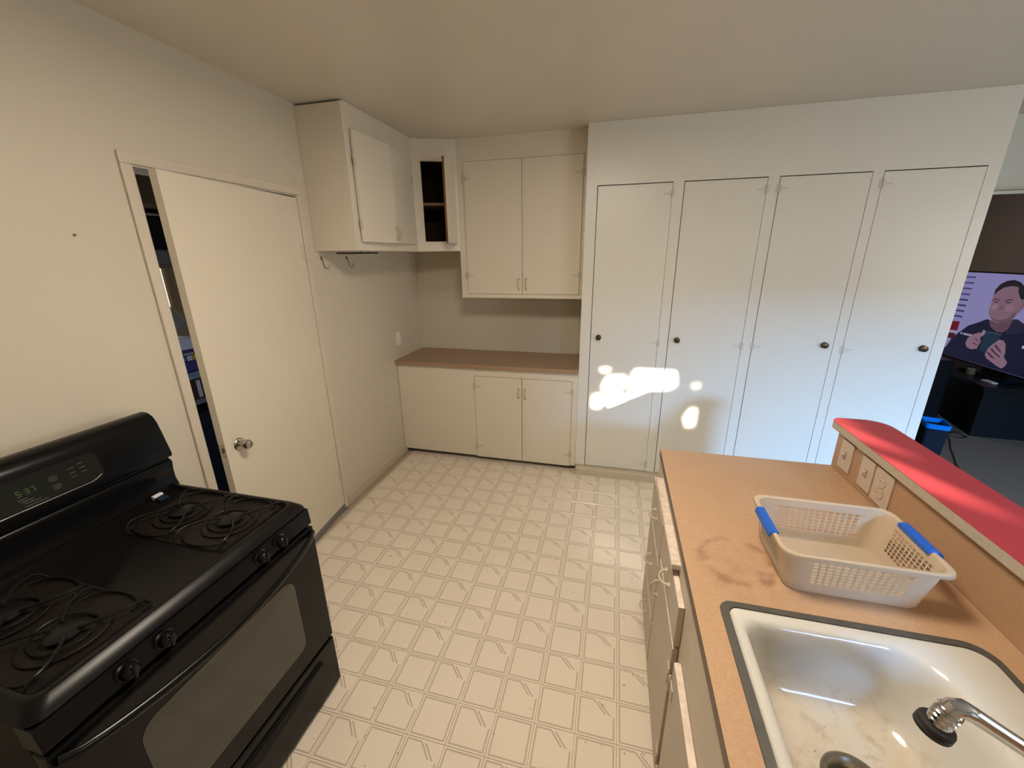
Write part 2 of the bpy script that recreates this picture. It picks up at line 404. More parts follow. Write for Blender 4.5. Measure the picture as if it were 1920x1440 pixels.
# header and living-room shell
hd = MB().box(XR, 7.6, 1.65, 1.75, 2.075, H)
hw = struct(hd.build('wall_header', HEADW))
struct(MB().box(XR + 0.003, 6.0, 1.625, 1.65, 2.062, 2.082).box(XR + 0.003, 6.0, 1.615, 1.65, 2.090, 2.098).build('trim_1', HEADW, bevel=0.002))
struct(MB().box(6.0, 7.6, 1.65, 1.75, 0, 2.075).box(XL, XR, 1.66, 1.75, 0, H).build('wall_living_front', LIVWALL))
struct(MB().box(6.05, 6.15, 1.75, 5.0, 0, H).build('wall_living_right', LIVWALL))
struct(MB().box(2.95, 6.15, 4.8, 4.9, 0, H).build('wall_living_back', LIVWALL))
struct(MB().box(2.90, 2.95, 1.75, 4.9, 0, H).build('wall_living_left', LIVWALL))
# baseboard, door casing, threshold
struct(MB().prism([(0.0, 0.0), (0.013, 0.0), (0.013, 0.075), (0.009, 0.085), (0.0, 0.085)], 'y', 0.182, YP + 0.03).build('baseboard_left', BASEB, bevel=0.001))
cs = MB()
cs.box(0, 0.014, DY0 - 0.045, DY0 - 0.004, 0, DZ + 0.004).box(0, 0.014, DY1 + 0.004, DY1 + 0.040, 0, DZ + 0.004)
cs.box(0, 0.014, DY0 - 0.045, DY1 + 0.040, DZ + 0.004, DZ + 0.045)
struct(cs.build('trim_2', TRIMP, bevel=0.004))
jb = MB()
jb.box(-0.105, 0.006, DY0 - 0.004, DY0 + 0.001, 0, DZ).box(-0.105, 0.006, DY1 + 0.001, DY1 + 0.004, 0, DZ).box(-0.105, 0.006, DY0, DY1, DZ - 0.002, DZ + 0.004)
jb.box(-0.07, -0.04, DY0 + 0.001, DY0 + 0.012, 0, DZ - 0.002).box(-0.07, -0.04, DY0 + 0.012, DY1, DZ - 0.014, DZ - 0.002)
struct(jb.build('trim_3', TRIMP, bevel=0.001))
struct(MB().prism([(-0.10, -0.003), (0.02, -0.003), (0.02, 0.004), (0.0, 0.014), (-0.10, 0.014)], 'y', DY0 - 0.02, DY1 + 0.02).build('trim_threshold', GREYM))

# door_1: flush slab standing a little open, hinged at the far jamb
dw = 0.815
door = bpy.data.objects.new('door_1', None); col.objects.link(door); struct(door)
door.location = (0.012, DY1 - 0.004, 0.0); door.rotation_euler = (0, 0, math.radians(6.2))
MB().box(-0.006, 0.003, -dw + 0.004, -0.002, 0.004, 0.046).build('door_sweep', GREYM, door, bevel=0.001, local=True)
box('door_leaf', DOORP, door, -0.035, 0.0, -dw, 0.0, 0.046, DZ - 0.012, bevel=0.0015, local=True)
kz, ky = 0.872, -dw + 0.075
kb = MB().lathe([(0.031, 0.0), (0.031, 0.004), (0.027, 0.009), (0.014, 0.011), (0.012, 0.022), (0.016, 0.028), (0.0235, 0.036), (0.0235, 0.050), (0.019, 0.058), (0.012, 0.060), (0.011, 0.057), (0.002, 0.057)], (0, ky, kz), (1, 0, 0), 24)
knob = kb.build('door_knob', STEEL, door, smooth=True, local=True)
MB().lathe([(0.031, 0.0), (0.031, 0.004), (0.027, 0.009), (0.014, 0.011), (0.012, 0.022), (0.0235, 0.036), (0.0235, 0.050), (0.012, 0.060)], (-0.035, ky, kz), (-1, 0, 0), 20).build('door_knob', STEEL, door, smooth=True, local=True)
lp = MB().box(-0.030, -0.005, -dw - 0.0012, -dw + 0.001, kz - 0.03, kz + 0.03).build('latch_plate', STEEL, door, local=True)
MB().box(-0.024, -0.012, -dw - 0.008, -dw, kz - 0.012, kz + 0.012).build('latch_bolt', STEEL, lp, local=True, bevel=0.002)
for hz in (1.745, 0.28):
    hb = MB()
    for q in range(5):
        hb.lathe([(0.0065, 0), (0.0065, 0.0145)], (0.006, 0.004, hz - 0.04 + q * 0.016), (0, 0, 1), 10)
    hb.lathe([(0.004, 0), (0.007, 0.003), (0.003, 0.008)], (0.006, 0.004, hz + 0.04), (0, 0, 1), 10)
    hb.lathe([(0.003, 0), (0.007, 0.005), (0.004, 0.008)], (0.006, 0.004, hz - 0.049), (0, 0, 1), 10)
    hb.box(-0.001, 0.0015, -0.028, 0.004, hz - 0.04, hz + 0.04)
    hb.build('hinge', TRIMP, door, smooth=True, local=True)

# ================================================================== helpers for cupboard hardware
def hinge_bm(b, x, y, z, axis, side, hh=0.052):
    """small painted butterfly hinge at a door edge; axis 'x' = door face in xz plane facing -y, axis 'y' = door face in yz plane facing +x.
    side = +1 when the door lies on the negative side of the hinge line"""
    d = 0.003
    def bx(u0, u1, z0, z1, t):
        u0, u1 = min(u0, u1), max(u0, u1)
        if axis == 'x': b.box(x + u0, x + u1, y - t, y + 0.0005, z0, z1)
        else: b.box(x - 0.0005, x + t, y + u0, y + u1, z0, z1)
    bx(-side * 0.004, -side * 0.014, z - hh / 2 + .004, z + hh / 2 - .004, d * .7)
    bx(-side * 0.014, -side * 0.052, z - 0.006, z + 0.006, d * .6)
    bx(side * 0.004, side * 0.016, z - hh / 2 + .002, z + hh / 2 - .002, d * .7)
    o = (x, y - 0.002, z - hh / 2) if axis == 'x' else (x + 0.002, y, z - hh / 2)
    b.lathe([(0.0015, -0.006), (0.0042, -0.002), (0.0042, hh * .32), (0.0034, hh * .33), (0.0042, hh * .35), (0.0042, hh * .65), (0.0034, hh * .66), (0.0042, hh * .68), (0.0042, hh + .002), (0.0015, hh + .006)], o, (0, 0, 1), 8)
def pull_bm(b, x, y, z, axis, L=0.075, out=0.022, vertical=True):
    """bow pull with round feet on a door face"""
    pts = []
    for i in range(9):
        t = i / 8; s = math.sin(PI * t) ** 0.6; a = -L / 2 + L * t
        if axis == 'x': pts.append((x, y - 0.002 - out * s, z + a) if vertical else (x + a, y - 0.002 - out * s, z))
        else: pts.append((x + 0.002 + out * s, y, z + a) if vertical else (x + 0.002 + out * s, y + a, z))
    r = [0.0065, 0.0045, 0.004, 0.0048, 0.0055, 0.0048, 0.004, 0.0045, 0.0065]
    b.tube(pts, r, 8)
    for e in (pts[0], pts[-1]):
        ax = (0, -1, 0) if axis == 'x' else (1, 0, 0)
        b.lathe([(0.010, 0), (0.009, 0.003), (0.004, 0.005)], (e[0] if axis == 'x' else x, y if axis == 'x' else e[1], e[2]), ax, 10)
PULLM = mat('painted_pull', (0.50, 0.42, 0.31, 1), 0.4, var=0.25, vscale=90)
HINGEM = mat('painted_hinge', (0.54, 0.48, 0.38, 1), 0.45, var=0.3, vscale=110)
HINGEP = mat('painted_hinge_white', (0.60, 0.565, 0.49, 1), 0.4, var=0.2, vscale=110)

# ================================================================== TALL PANTRY
pan = thing('pantry_cabinet', 'tall white built-in pantry with four long doors and brass knobs', 'cabinet', (2.67, YP, 0))
ff = MB()
Z0p, ZT = 0.065, 2.1550
for a, b_ in ((XL, 1.6288), (2.1078, 2.1728), (2.6522, 2.7148), (3.1932, 3.2468), (3.7240, XR)): ff.box(a, b_, YP, YP + 0.02, Z0p, ZT)
ff.box(XL, XR, YP, YP + 0.02, ZT, H - 0.001)
ff.build('face_frame', PANTRY, pan)
cc = MB().box(XL, XL + 0.018, YP + 0.02, YB - 0.002, 0.0, H - 0.002).box(XR - 0.018, XR, YP + 0.02, YB + 0.10, 0, H - 0.002)
cc.box(XL + 0.018, XR - 0.018, YP + 0.02, YB - 0.002, 0.045, 0.063)
cc.build('carcass', PANTRY, pan)
MB().box(XL + 0.02, XR - 0.02, YB - 0.02, YB - 0.004, 0.065, H - 0.004).build('back_panel', DARKIN, pan)
pl = MB().prism([(0.985, 0.0), (YP + 0.10, 0.0), (YP + 0.10, 0.045), (YP - 0.001, 0.0625), (0.992, 0.0625), (0.985, 0.056)], 'x', 1.566, XR)
pl.build('plinth', BASEB, pan, bevel=0.002)
for (a, b_, side, kx, lab) in ((1.633, 2.106, 1, 1.688, 1), (2.177, 2.650, 1, 2.232, 2), (2.719, 3.1905, -1, 3.140, 3), (3.2495, 3.7215, -1, 3.674, 4)):
    d = box('door', PANTRY, pan, a, b_, YP - 0.0005, YP + 0.019, 0.066, 2.1495, bevel=0.0015)
    MB().lathe([(0.020, 0), (0.020, 0.002), (0.013, 0.005), (0.010, 0.010), (0.013, 0.015), (0.020, 0.019), (0.0190, 0.024), (0.0145, 0.0245), (0.013, 0.0225), (0.006, 0.0235), (0.001, 0.026)], (kx, YP - 0.0005, 1.131), (0, -1, 0), 20).build('knob', BRONZE, d, smooth=True)
    hx = b_ if side > 0 else a
    for hz in (2.085, 1.103, 0.125):
        hb = MB(); hinge_bm(hb, hx, YP - 0.001, hz, 'x', side); hb.build('hinge', HINGEP, d, smooth=True)

# ================================================================== BASE CABINET + LEDGE (far left)
bc = thing('base_cabinet', 'low cream cabinet with two doors under the brown ledge', 'cabinet', (0.78, YP, 0))
MB().box(0.004, 0.7025, YP, YP + 0.02, 0.045, 0.842).box(1.5095, XL - 0.001, YP, YP + 0.02, 0.045, 0.842).box(0.7025, 1.5095, YP, YP + 0.02, 0.7745, 0.842).build('front_panel', CREAM, bc)
MB().box(0.02, XL - 0.02, YP + 0.03, YP + 0.034, 0.05, 0.84).build('dark_backing', DARKIN, bc)  # dark sheet behind the doors, its colour blackens the gaps like shade
MB().box(0.004, XL - 0.001, YP + 0.045, YP + 0.06, 0.0, 0.045).build('toe_kick', mat('toe_dark', (0.10, 0.08, 0.055, 1), 0.7), bc)
for xb_ in (0.005, XL - 0.02): MB().box(xb_, xb_ + 0.015, YP + 0.02, YB - 0.002, 0.046, 0.84).build('side_panel', DARKIN, bc)
for (a, b_, hx, px_) in ((0.705, 1.102, 0.705, 1.077), (1.1065, 1.507, 1.507, 1.131)):
    d = box('door', CREAM, bc, a, b_, YP - 0.006, YP + 0.014, 0.040, 0.772, bevel=0.002)
    pb = MB(); pull_bm(pb, px_, YP - 0.006, 0.645, 'x'); pb.build('pull', PULLM, d, smooth=True)
    for hz in (0.685, 0.143):
        hb = MB(); hinge_bm(hb, hx, YP - 0.007, hz, 'x', 1 if hx > 1.2 else -1); hb.build('hinge', HINGEM, d, smooth=True)
lg = MB().box(0.001, XL - 0.0015, 1.008, YB - 0.001, 0.8435, 0.875)
tag(lg.build('ledge_worktop', LEDGE, bevel=0.003), 'brown laminate worktop on the low cream cabinet in the alcove', 'worktop')

# ================================================================== WALL CABINETS
ZU = 1.754; ZUT = 2.516
uc = thing('wall_cabinet', 'cream upper cabinet on the left wall beside the door', 'cabinet', (0.15, 0.6, ZU))
MB().box(0.0015, 0.294, 0.238, 0.256, ZU, ZUT).build('side_panel', CREAM, uc, bevel=0.001)
MB().box(0.0015, 0.276, 0.256, 1.35, ZU + 0.002, ZU + 0.018).build('bottom_panel', CREAM, uc)
f2 = MB().box(0.276, 0.294, 0.256, 0.292, ZU, H - 0.001).box(0.276, 0.294, 0.292, 1.017, ZU, 1.815).box(0.276, 0.294, 0.292, 1.017, 2.385, H - 0.001).box(0.276, 0.294, 0.94, 1.017, 1.815, 2.385)
f2.build('face_frame', CREAM, uc)
MB().box(0.003, 0.27, 0.262, 1.2, 2.0, 2.015).build('shelf', DARKIN, uc)
# left door slightly open: hinge at y=0.284
def hdoor(parent, hx, hy, length, ang, z0, z1, th=0.018, m_=CREAM):
    """door leaf hinged at (hx,hy), running to +y along the face, swung open to +x by ang"""
    c, s = math.cos(ang), math.sin(ang)
    b = MB()
    n = []
    for (u, v) in ((0, 0), (length, 0), (length, th), (0, th)):
        n.append((hx + u * s + v * c, hy + u * c - v * s))
    b.prism(n, 'z', z0, z1)
    return b.build('door', m_, parent, bevel=0.002), (lambda u, v: (hx + u * s + v * c, hy + u * c - v * s))
d1, f1 = hdoor(uc, 0.299, 0.284, 0.362, math.radians(4.0), 1.804, 2.395)
for hz in (2.24, 1.90):
    hb = MB(); hinge_bm(hb, 0.312, 0.285, hz, 'y', -1); hb.build('hinge', HINGEM, d1, smooth=True)
xx, yy = f1(0.347, 0.019); pb = MB(); pull_bm(pb, xx, yy, 1.865, 'y'); pb.build('pull', PULLM, d1, smooth=True)
a2 = math.radians(3.2); ca2, sa2 = math.cos(a2), math.sin(a2)
def f2d(u, v): return (0.2955 + u * sa2 + v * ca2, 0.967 - u * ca2 + v * sa2)
d2 = MB().prism([f2d(0, 0), f2d(0.312, 0), f2d(0.312, 0.018), f2d(0, 0.018)], 'z', 1.806, 2.395).build('door', CREAM, uc, bevel=0.002)
xx, yy = f2d(0.288, 0.018); pb = MB(); pull_bm(pb, xx, yy, 1.865, 'y'); pb.build('pull', PULLM, d2, smooth=True)
for hz in (2.24, 1.90):
    hb = MB(); hinge_bm(hb, 0.3125, 0.967, hz, 'y', 1); hb.build('hinge', HINGEM, d2, smooth=True)
# corner cabinet (diagonal face)
A = Vector((0.294, 1.0185)); B = Vector((0.591, 1.148)); U = (B - A).normalized(); LN = (B - A).length; NO = Vector((U.y, -U.x))
def dg(s, off=0.0):
    p = A + U * s + NO * off; return (p.x, p.y)
cn = thing('corner_cabinet', 'diagonal corner upper cabinet with one narrow door hanging open', 'cabinet', (0.35, 1.2, ZU))
def dslab(b, s0, s1, o0, o1, z0, z1): b.prism([dg(s0, o0), dg(s1, o0), dg(s1, o1), dg(s0, o1)], 'z', z0, z1)
fb = MB()
dslab(fb, 0, 0.064, -0.018, 0, ZU, H - 0.001); dslab(fb, 0.288, LN, -0.018, 0, ZU, H - 0.001)
dslab(fb, 0.064, 0.288, -0.018, 0, ZU, 1.825); dslab(fb, 0.064, 0.288, -0.018, 0, 2.378, H - 0.001)
fb.build('face_frame', CREAM, cn)
MB().prism([dg(0.0, -0.02), dg(LN, -0.02), (0.591, 1.55), (0.002, 1.55), (0.002, 1.36)], 'z', ZU + 0.001, ZU + 0.018).build('bottom_panel', CREAM, cn)
MB().prism([dg(0.0, -0.025), dg(LN, -0.03), (0.585, 1.545), (0.004, 1.545), (0.004, 1.37)], 'z', ZU + 0.018, ZU + 0.020).build('floor_liner', DARKIN, cn)
MB().prism([dg(0.01, -0.03), dg(LN - 0.01, -0.03), (0.58, 1.54), (0.01, 1.54), (0.01, 1.37)], 'z', 2.085, 2.103).build('shelf', mat('shelf_wood', (0.22, 0.13, 0.075, 1), 0.6, var=0.3), cn)
MB().box(0.003, 0.012, 1.37, 1.545, ZU + 0.02, H - 0.003).box(0.012, 0.585, 1.537, 1.546, ZU + 0.02, H - 0.003).box(0.578, 0.588, 1.17, 1.537, ZU + 0.02, H - 0.003).build('lining', DARKIN, cn)
th = math.radians(71); hp = A + U * 0.290 + NO * 0.001
dv = (-U) * math.cos(th) + NO * math.sin(th); dn = Vector((-dv.y, dv.x))   # along leaf, across leaf
W_ = 0.222
def leaf(u, v): p = hp + dv * u + dn * v; return (p.x, p.y)
lf = MB(); lf.prism([leaf(0, 0.0145), leaf(W_ - 0.001, 0.0145), leaf(W_ - 0.001, 0.018), leaf(0, 0.018)], 'z', 1.808, 2.372, 0)
lf.prism([leaf(0, 0), leaf(W_, 0), leaf(W_, 0.0145), leaf(0, 0.0145)], 'z', 1.808, 2.372, 1)
cd_ = lf.build('door', [CREAM, RAWWOOD], cn)
hb = MB()
for hz in (2.27, 1.90):
    q = hp + NO * 0.004 + U * 0.006
    hb = MB().lathe([(0.0015, -0.006), (0.0045, 0), (0.0045, 0.05), (0.0015, 0.056)], (q.x, q.y, hz - 0.025), (0, 0, 1), 8)
    hb.build('hinge', HINGEM, cd_, smooth=True)
# back upper cabinet
YU = 1.148; ZB = 1.3965
bu = thing('wall_cabinet', 'cream double-door upper cabinet on the back wall above the ledge', 'cabinet', (1.07, 1.35, ZB))
fb = MB().box(0.591, XL - 0.001, YU, YU + 0.018, ZB, 1.4265).box(0.591, XL - 0.001, YU, YU + 0.018, 2.3745, H - 0.0006)
fb.box(0.591, 0.6425, YU, YU + 0.018, 1.4265, 2.3745).box(1.5265, XL - 0.001, YU, YU + 0.018, 1.4265, 2.3745)
MB().box(0.62, XL - 0.02, YU + 0.03, YU + 0.034, ZB + 0.025, 2.40).build('dark_backing', DARKIN, bu)  # dark sheet added so the gaps round these doors read as deep shade
fb.build('face_frame', CREAM, bu)
MB().box(0.592, XL - 0.001, YU + 0.018, YB - 0.002, ZB + 0.002, ZB + 0.018).box(0.592, 0.606, YU + 0.018, YB - 0.002, ZB + 0.018, ZUT - 0.003).build('carcass', CREAM, bu)
for (a, b_, hx, px_, sd) in ((0.645, 1.0865, 0.645, 1.059, -1), (1.0895, 1.524, 1.524, 1.117, 1)):
    d = box('door', CREAM, bu, a, b_, YU - 0.007, YU + 0.012, 1.429, 2.372, bevel=0.002)
    pb = MB(); pull_bm(pb, px_, YU - 0.007, 1.503, 'x'); pb.build('pull', PULLM, d, smooth=True)
    for hz in (2.262, 1.570):
        hb = MB(); hinge_bm(hb, hx, YU - 0.008, hz, 'x', sd); hb.build('hinge', HINGEM, d, smooth=True)
# slim black holder under the left cabinet
ub = thing('under_cabinet_rack', 'slim black rack screwed under the left upper cabinet', 'rack', (0.18, 0.38, 1.735))
MB().box(0.10, 0.275, 0.30, 0.314, 1.738, 1.744).box(0.10, 0.275, 0.47, 0.484, 1.738, 1.744).box(0.262, 0.276, 0.30, 0.484, 1.737, 1.745).box(0.10, 0.114, 0.30, 0.484, 1.737, 1.745).build('frame', BLACKM, ub, bevel=0.001)
for yb_ in (0.325, 0.42): MB().box(0.25, 0.27, yb_, yb_ + 0.025, 1.745, 1.7545).build('bracket', PLATEW, ub)

# wall hooks
def hook(y, z, label):
    t = thing('wall_hook', label, 'hook', (0.0, y, z), 'hooks on the left wall')
    MB().lathe([(0.011, 0.0), (0.011, 0.002), (0.007, 0.006), (0.003, 0.008)], (0, 0, 0), (1, 0, 0), 14).build('base_plate', HOOKM, t, smooth=True, local=True)
    pts = [(0.005, 0, 0.0), (0.009, 0.002, -0.012), (0.010, 0.004, -0.035), (0.012, 0.010, -0.052), (0.016, 0.020, -0.062), (0.020, 0.031, -0.060), (0.024, 0.039, -0.048), (0.026, 0.041, -0.034)]
    MB().tube(pts, 0.0022, 8).build('wire_hook', HOOKM, t, smooth=True, local=True)
hook(0.281, 1.713, 'steel wall hook nearest the door casing')
hook(0.535, 1.714, 'steel wall hook under the black rack')
# outlet on left wall
t = thing('wall_outlet', 'white outlet plate on left wall above the brown ledge', 'outlet', (0, 1.105, 1.045))
MB().box(0, 0.005, 1.070, 1.140, 0.99, 1.105).build('plate', PLATEW, t, bevel=0.002)
for zz in (1.027, 1.068): MB().lathe([(0.016, 0.0), (0.016, 0.0065), (0.014, 0.007)], (0, 1.105, zz), (1, 0, 0), 14).build('socket', PLATEW, t)
for (y, z, lb) in ((-0.93, 1.797, 'small nail in the left wall left of the door casing'), (0.81, 0.537, 'small nail low in the left wall beside the low cabinet')):
    tag(MB().lathe([(0.0012, 0), (0.0012, 0.006), (0.004, 0.006), (0.004, 0.008)], (0, y, z), (1, 0, 0), 8).build('nail', HOOKM), lb, 'nail')

# ================================================================== SINK RUN
ZC = 0.868; YF = -0.209; XC = 2.032; XS = 2.705; YN = -2.3
sc = thing('sink_cabinet', 'cream cabinet run with chipped drawers and doors under the sink counter', 'cabinet', (2.35, -1.2, 0))
XF = 2.036
MB().box(XF, XF + 0.018, YN, YF - 0.005, 0.03, 0.832).build('face_frame', TRIMP, sc)
MB().box(XF + 0.02, XS - 0.01, YF - 0.024, YF - 0.006, 0.0, 0.832).build('end_panel', PANTRY, sc)
MB().box(XF + 0.03, XF + 0.045, YN, YF - 0.03, 0.0, 0.03).build('toe_kick', DARKEDGE, sc)
CHIP = mat('chipped_white_edge', (0.62, 0.52, 0.43, 1), 0.5, var=0.45, vscale=45)
SINKD = mat('sink_cabinet_paint', (0.52, 0.44, 0.35, 1), 0.45, var=0.08, vscale=6)
def front(nm, y0, y1, z0, z1, x=2.018):
    b = MB().box(x, XF - 0.001, y0, y1, z0, z1)
    o = b.build(nm, [SINKD, CHIP], sc, bevel=0.0015)
    for p in o.data.polygons:
        if p.normal.z > 0.9: p.material_index = 1
    return o
def cup(parent, x, y, z, vertical):
    b = MB(); R = 0.034; pts = []
    for i in range(11):
        a = PI * i / 10
        u, v = -R * math.cos(a), R * 0.85 * math.sin(a)
        pts.append((x - v, y, z + u) if vertical else (x - v, y + u, z))
    b.tube(pts, [0.006, .005, .004, .0035, .004, .0045, .004, .0035, .004, .005, .006], 8, flat=(1.0, 1.0))
    for e in (pts[0], pts[-1]): b.lathe([(0.010, 0), (0.009, 0.003), (0.005, 0.005)], e, (-1, 0, 0), 10)
    b.build('pull', PULLM, parent, smooth=True)
# far column: three drawers
for (z0, z1, hz) in ((0.560, 0.735, 0.66), (0.268, 0.547, 0.43), (0.045, 0.253, 0.17)):
    d = front('drawer', -0.596, -0.232, z0, z1); cup(d, 2.018, -0.415, hz, False)
# second column: drawer + door
d = front('drawer', -1.002, -0.612, 0.620, 0.762); cup(d, 2.018, -0.81, 0.69, False)
d = front('door', -0.998, -0.612, 0.045, 0.604); cup(d, 2.018, -0.655, 0.50, True)
for hz in (0.50, 0.13):
    hb = MB().lathe([(0.002, -0.006), (0.005, 0), (0.005, 0.016), (0.004, 0.017), (0.005, 0.018), (0.005, 0.034), (0.004, 0.035), (0.005, 0.036), (0.005, 0.052), (0.002, 0.058)], (2.016, -1.002, hz - 0.026), (0, 0, 1), 8)
    hb.box(2.0155, 2.018, -1.000, -0.965, hz - 0.02, hz + 0.02); hb.build('hinge', HINGEM, d, smooth=True)
d = front('door', -1.50, -1.045, 0.045, 0.610, x=2.016)
for hz in (0.52, 0.13):
    hb = MB().lathe([(0.002, -0.006), (0.005, 0), (0.005, 0.016), (0.004, 0.017), (0.005, 0.018), (0.005, 0.034), (0.004, 0.035), (0.005, 0.036), (0.005, 0.052), (0.002, 0.058)], (2.013, -1.041, hz - 0.026), (0, 0, 1), 8)
    hb.box(2.0135, 2.016, -1.080, -1.045, hz - 0.02, hz + 0.02); hb.build('hinge', HINGEM, d, smooth=True)
d = front('door', -1.96, -1.505, 0.045, 0.610, x=2.016)
pbx = MB().box(2.008, 2.20, -0.882, -0.36, 0.786, 0.806)
o = pbx.build('cutting_board', CHIP, sc, bevel=0.003)
# countertop with sink cut-out
SX0, SX1, SY0, SY1 = 2.105, 2.630, -1.640, -1.072
ct = MB()
ct.box(XC, SX0, YN, YF, ZC - 0.034, ZC).box(SX1, XS - 0.0015, YN, YF, ZC - 0.034, ZC)
ct.box(SX0, SX1, SY1, YF, ZC - 0.034, ZC).box(SX0, SX1, YN, SY0, ZC - 0.034, ZC)
cto = ct.build('countertop', [LAM, DARKEDGE], None)
for p in cto.data.polygons:
    if abs(p.normal.z) < 0.5: p.material_index = 1
tag(cto, 'wood-look laminate countertop around the white sink with brown stain', 'countertop')
# sink
sk = thing('kitchen_sink', 'white enamel sink set in the counter with a dark metal rim', 'sink', (2.37, -1.35, ZC))
NA = 8
g = MB().loft([rrect(2.091, 2.643, -1.660, -1.061, [.05, .032, .032, .05], ZC + 0.0003, NA), rrect(2.092, 2.642, -1.659, -1.062, [.05, .032, .032, .05], ZC + 0.003, NA),
               rrect(2.110, 2.628, -1.642, -1.080, [.042, .022, .022, .042], ZC + 0.004, NA), rrect(2.113, 2.625, -1.639, -1.083, [.04, .02, .02, .04], ZC - 0.01, NA)])
g.build('metal_rim', GASKET, sk, smooth=True)
loops = [rrect(2.108, 2.628, -1.642, -1.078, [.042, .022, .022, .042], ZC - 0.012, NA),
         rrect(2.113, 2.6255, -1.639, -1.083, [.04, .02, .02, .04], ZC + 0.003, NA),
         rrect(2.117, 2.620, -1.635, -1.088, [.04, .02, .02, .04], ZC + 0.006, NA),
         rrect(2.128, 2.520, -1.600, -1.108, [.085, .028, .028, .085], ZC + 0.005, NA),
         rrect(2.136, 2.510, -1.592, -1.115, [.085, .03, .03, .085], ZC + 0.001, NA),
         rrect(2.142, 2.502, -1.586, -1.120, [.085, .034, .034, .085], ZC - 0.010, NA),
         rrect(2.150, 2.492, -1.580, -1.123, [.085, .04, .04, .085], ZC - 0.040, NA),
         rrect(2.168, 2.482, -1.572, -1.130, [.085, .045, .045, .085], ZC - 0.110, NA),
         rrect(2.182, 2.472, -1.562, -1.138, [.085, .05, .05, .085], ZC - 0.148, NA),
         rrect(2.200, 2.456, -1.546, -1.152, [.08, .05, .05, .08], ZC - 0.166, NA),
         rrect(2.225, 2.432, -1.520, -1.175, [.07, .05, .05, .07], ZC - 0.173, NA)]
NL = len(loops[0])
DCX, DCY = 2.322, -1.302
def circ(r, z, cx=DCX, cy=DCY, n=NL):
    return [(cx + r * math.cos(2 * PI * i / n + 0.05), cy + r * math.sin(2 * PI * i / n + 0.05), z) for i in range(n)]
loops += [circ(0.085, ZC - 0.176), circ(0.060, ZC - 0.179)]
MB().loft(loops).build('basin', SINKM, sk, smooth=True)
dr = MB().loft([circ(0.061, ZC - 0.1785), circ(0.058, ZC - 0.176), circ(0.050, ZC - 0.1765), circ(0.042, ZC - 0.184), circ(0.038, ZC - 0.200)])
drain = dr.build('drain', mat('drain_steel', (0.30, 0.27, 0.22, 1), 0.3, metal=0.9, var=0.3, vscale=60), sk, smooth=True)
MB().lathe([(0.0385, -0.2005), (0.030, -0.199), (0.020, -0.198), (0.008, -0.194), (0.006, -0.184), (0.001, -0.183)], (DCX, DCY, ZC), (0, 0, 1), 24).build('strainer', mat('strainer_brass', (0.10, 0.075, 0.03, 1), 0.4, metal=0.7), drain, smooth=True)
# faucet
fc = thing('kitchen_faucet', 'chrome faucet with black aerator tip over the sink', 'faucet', (2.565, -1.430, ZC + 0.006))
MB().lathe([(0.030, 0), (0.030, 0.006), (0.022, 0.014), (0.019, 0.030), (0.018, 0.045), (0.013, 0.052)], (2.565, -1.430, ZC + 0.006), (0, 0, 1), 20).build('base', CHROME, fc, smooth=True)
EX, EY, EZ = 2.308, -1.418, 1.080
path = [(2.565, -1.430, 0.915), (2.563, -1.430, 0.932), (2.545, -1.429, 0.950), (2.50, -1.4275, 0.975), (2.43, -1.425, 1.013), (2.37, -1.4215, 1.047), (2.33, -1.4190, 1.070), (2.316, -1.4183, 1.0765), (2.307, -1.418, 1.075), (2.3035, -1.418, 1.066)]
MB().tube(path, [.012, .012, .012, .0118, .0115, .0112, .0118, .0128, .0132, .0130], 14).build('spout', CHROME, fc, smooth=True)
HA = Vector((0.20, -0.05, 1.0)).normalized(); HO = Vector((2.3035, -1.418, 1.066))
ar = MB().lathe([(0.0125, 0.006), (0.0150, 0.004), (0.0160, 0.0), (0.0138, -0.002), (0.0160, -0.004), (0.0160, -0.008), (0.0138, -0.010), (0.0158, -0.012), (0.0158, -0.017), (0.0136, -0.019), (0.0154, -0.021), (0.0154, -0.026), (0.012, -0.028)], HO, HA, 20)
aer = ar.build('aerator', CHROME, fc, smooth=True)
MB().lathe([(0.013, 0.0), (0.0215, -0.003), (0.0230, -0.006), (0.0230, -0.009), (0.0215, -0.010), (0.0232, -0.011), (0.0232, -0.017), (0.019, -0.019), (0.013, -0.0185), (0.012, -0.014), (0.001, -0.013)], HO - HA * 0.027, HA, 22).build('rubber_tip', RUBBER, fc, smooth=True)

# bar wall + red bar top
bw = MB().box(XS, 2.845, YN, -0.205, 0.0, 1.028)
bwo = bw.build('bar_wall', LAM2); tag(bwo, 'low partition faced in wood-look laminate carrying the red bar', 'partition')
BZ = 1.028
bt = thing('bar_top', 'red laminate bar top with rounded end above the sink counter', 'bar', (2.78, -1.2, BZ))
def barloop(i, z): return rrect(2.685 + i, 2.873 - i, YN, -0.153 - i, [0.075 - i, 0.042 - i, 0.001, 0.001], z, 8)
MB().loft([barloop(0, BZ), barloop(0, BZ + 0.029)], True, True).build('slab', EDGEB, bt)
MB().loft([barloop(0.0005, BZ + 0.029), barloop(0.0005, BZ + 0.0305)], False, True).build('laminate_top', RED, bt)
